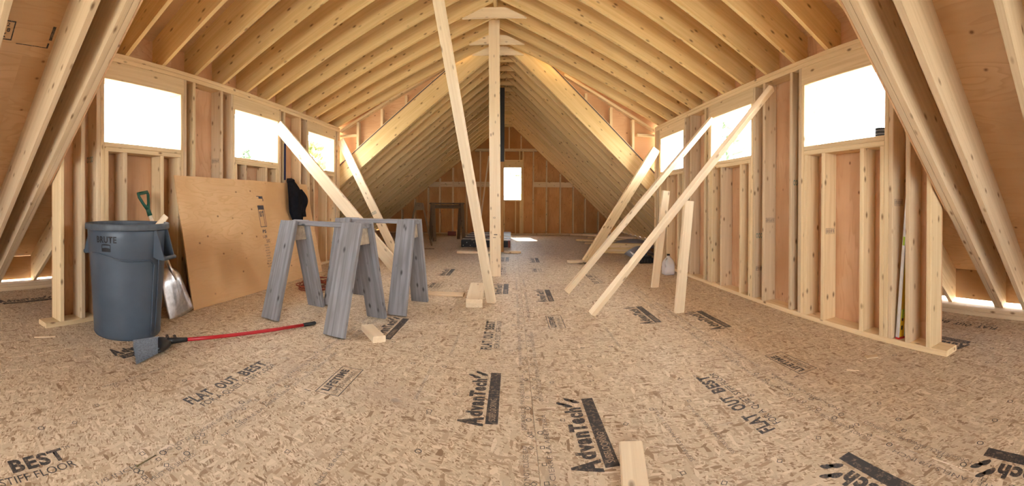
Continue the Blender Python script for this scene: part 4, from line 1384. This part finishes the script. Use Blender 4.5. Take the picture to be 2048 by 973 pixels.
# ---- small litter on the floor
def nail(label, p0, p1):
    t = thing('loose_nail', label, 'nail', p0, 0, 'loose nails on the floor')
    p0, p1 = Vector(p0), Vector(p1)
    tube('shank', [p0, p1], 0.0022, 'nail', t, n=6)
    d = (p1 - p0).normalized()
    tube('nail_head', [p0 - d * 0.002, p0], 0.005, 'nail', t, n=8)
nail('loose brassy nail lying before the slogan lettering', (-1.155, 0.870, 0.006), (-1.165, 0.965, 0.003))
nail('loose nail with blue-grey head at the picture\'s lower edge', (0.185, 1.305, 0.006), (0.195, 1.24, 0.003))
single(board('wood_chip', (1.94, 1.62, 0.004), (2.00, 1.575, 0.006), 0.05, 0.006, (1, 1, 0), 'stud2'), 'brown wood chip on the floor before the stud wall', 'chip')
single(board('splinter', (-2.62, 1.08, 0.004), (-2.57, 1.22, 0.004), 0.012, 0.006, (1, 0, 0), 'pale'), 'pale wood splinter on the floor by the trash can', 'splinter')
single(board('splinter', (1.76, 1.52, 0.003), (1.72, 1.58, 0.003), 0.006, 0.004, (1, 0, 0), 'pale'), 'pale wood splinter on the floor near the brown chip', 'splinter')
single(board('splinter', (-1.78, 8.12, 0.004), (-1.58, 8.13, 0.004), 0.06, 0.006, (0, 1, 0), 'brown'), 'dark board scrap on the floor before the end-on brown sawhorse', 'scrap')

# ================================================================== OUTSIDE
g = box('ground', (-80, -60, -3.4), (80, 120, -3.2), 'lawn', None)
tag(g, 'dry lawn around the house', 'lawn', kind='structure')
def tree(label, x, y, base, top, rad, mat, seed, conifer=True, n=260):
    rg = random.Random(seed)
    t = thing('conifer_tree' if conifer else 'leafy_tree', label, 'tree', (x, y, base), 0, 'trees outside the windows')
    H_ = top - base
    tube('trunk', [(x, y, base), (x + 0.05, y, base + H_ * 0.5), (x, y, top - 0.1)], [0.16, 0.10, 0.015], 'bark', t, n=7)
    bm3 = bmesh.new()
    for k in range(n):
        q = rg.random() ** 0.8
        z = base + H_ * (0.25 + 0.75 * q)
        rr = rad * ((1 - q) + 0.06) if conifer else rad * math.sin(math.pi * min(0.95, 0.15 + 0.8 * q))
        a = rg.uniform(0, 6.283)
        d = Vector((math.cos(a), math.sin(a), -0.25 if conifer else 0.35))
        pp = Vector((x, y, z)) + d * (rr * rg.uniform(0.1, 0.6))
        L_ = rr * rg.uniform(0.3, 0.6) + 0.08
        for _ in range(4):
            dd = (d + Vector((rg.uniform(-.6, .6), rg.uniform(-.6, .6), rg.uniform(-.4, .4)))).normalized()
            s_ = dd.cross(Vector((rg.uniform(-1, 1), rg.uniform(-1, 1), 1))).normalized() * (0.07 if conifer else 0.09)
            e_ = pp + dd * L_
            m_ = (pp + e_) / 2
            bm3.faces.new([bm3.verts.new(pp), bm3.verts.new(m_ + s_), bm3.verts.new(e_), bm3.verts.new(m_ - s_)])
    me3 = bpy.data.meshes.new('foliage')
    bm3.to_mesh(me3)
    bm3.free()
    link('foliage', me3, mat, t)
    return t
tree('green conifer outside the window above the jacket', -9.5, 12.3, -3.2, 2.95, 1.5, 'needles', 1)
tree('smaller green conifer beside the one outside the window above the jacket', -12.4, 14.6, -3.2, 2.6, 1.2, 'needles', 2)
tree('low green conifer at the sill of the window with the wide brace', -10.8, 17.2, -3.2, 2.6, 1.4, 'needles', 6)
tree('yellow-green leafy tree outside the small far window', -7.2, 13.4, -3.2, 3.1, 1.9, 'needles2', 3, False, 200)
tree('sparse pine outside the window crossed by two props', 9.4, 16.4, -3.2, 4.6, 2.0, 'needles', 4, False, 130)
tree('bare pale tree outside the far gable window', 0.25, 25.0, -3.2, 4.2, 0.9, 'needles2', 5, False, 26)
def house(label, x0, x1, y0, y1, ze, zp, along_y, wallm, roofm):
    t = thing('house', label, 'house', ((x0 + x1) / 2, y0, -3.2), 0, 'neighbouring houses')
    if along_y:       # gable faces the viewer
        xm = (x0 + x1) / 2
        prism('gable_wall', [(x0, -3.2), (x1, -3.2), (x1, ze), (xm, zp), (x0, ze)], y0, y1, 0, wallm, t)
        for s in (-1, 1):
            xe = x0 - 0.3 if s < 0 else x1 + 0.3
            zz = ze - 0.3 * (zp - ze) / (xm - x0)
            prism('roof_slope', [(xe, zz), (xm, zp), (xm, zp + 0.15), (xe, zz + 0.15)], y0 - 0.3, y1 + 0.3, math.atan2(zp - zz, xm - xe), roofm, t)
            prism('trim_board', [(xe, zz - 0.12), (xm, zp - 0.12), (xm, zp + 0.16), (xe, zz + 0.16)], y0 - 0.36, y0 - 0.30, math.atan2(zp - zz, xm - xe), 'trim', t)
        for wx in (x0 + 0.25 * (x1 - x0), x0 + 0.75 * (x1 - x0)):
            f = box('window', (wx - 0.5, y0 - 0.04, ze - 1.9), (wx + 0.5, y0 - 0.001, ze - 0.5), 'trim', t, along=2)
            box('pane', (wx - 0.42, y0 - 0.06, ze - 1.82), (wx + 0.42, y0 - 0.041, ze - 0.58), 'glass', f, along=2)
    else:
        box('wall', (x0, y0, -3.2), (x1, y1, ze), wallm, t)
        ym = (y0 + y1) / 2
        for s in (-1, 1):
            ye = y0 - 0.4 if s < 0 else y1 + 0.4
            board('roof_slope', ((x0 - 0.4), (ye + ym) / 2, (ze + zp) / 2), ((x1 + 0.4), (ye + ym) / 2, (ze + zp) / 2), math.hypot(ym - ye, zp - ze) , 0.15, (0, ym - ye, zp - ze), roofm, t)
    return t
house('blue-grey roofed house outside the far window of the prop wall', 5.4, 16.0, 24.0, 32.0, 1.6, 5.6, True, 'siding', 'slate')
house('pale blue house with white roof edge outside the far gable window', -7.4, -0.25, 28.0, 36.0, 1.3, 5.0, True, 'siding', 'trim')
fn = thing('fence', 'grey board fence outside the far gable window', 'fence', (2, 26, -3.2))
for k in range(10):
    box('fence_board', (0.0 + 0.42 * k, 27.0, -3.2), (0.40 + 0.42 * k, 27.03, 1.45), 'fence', fn, along=2)
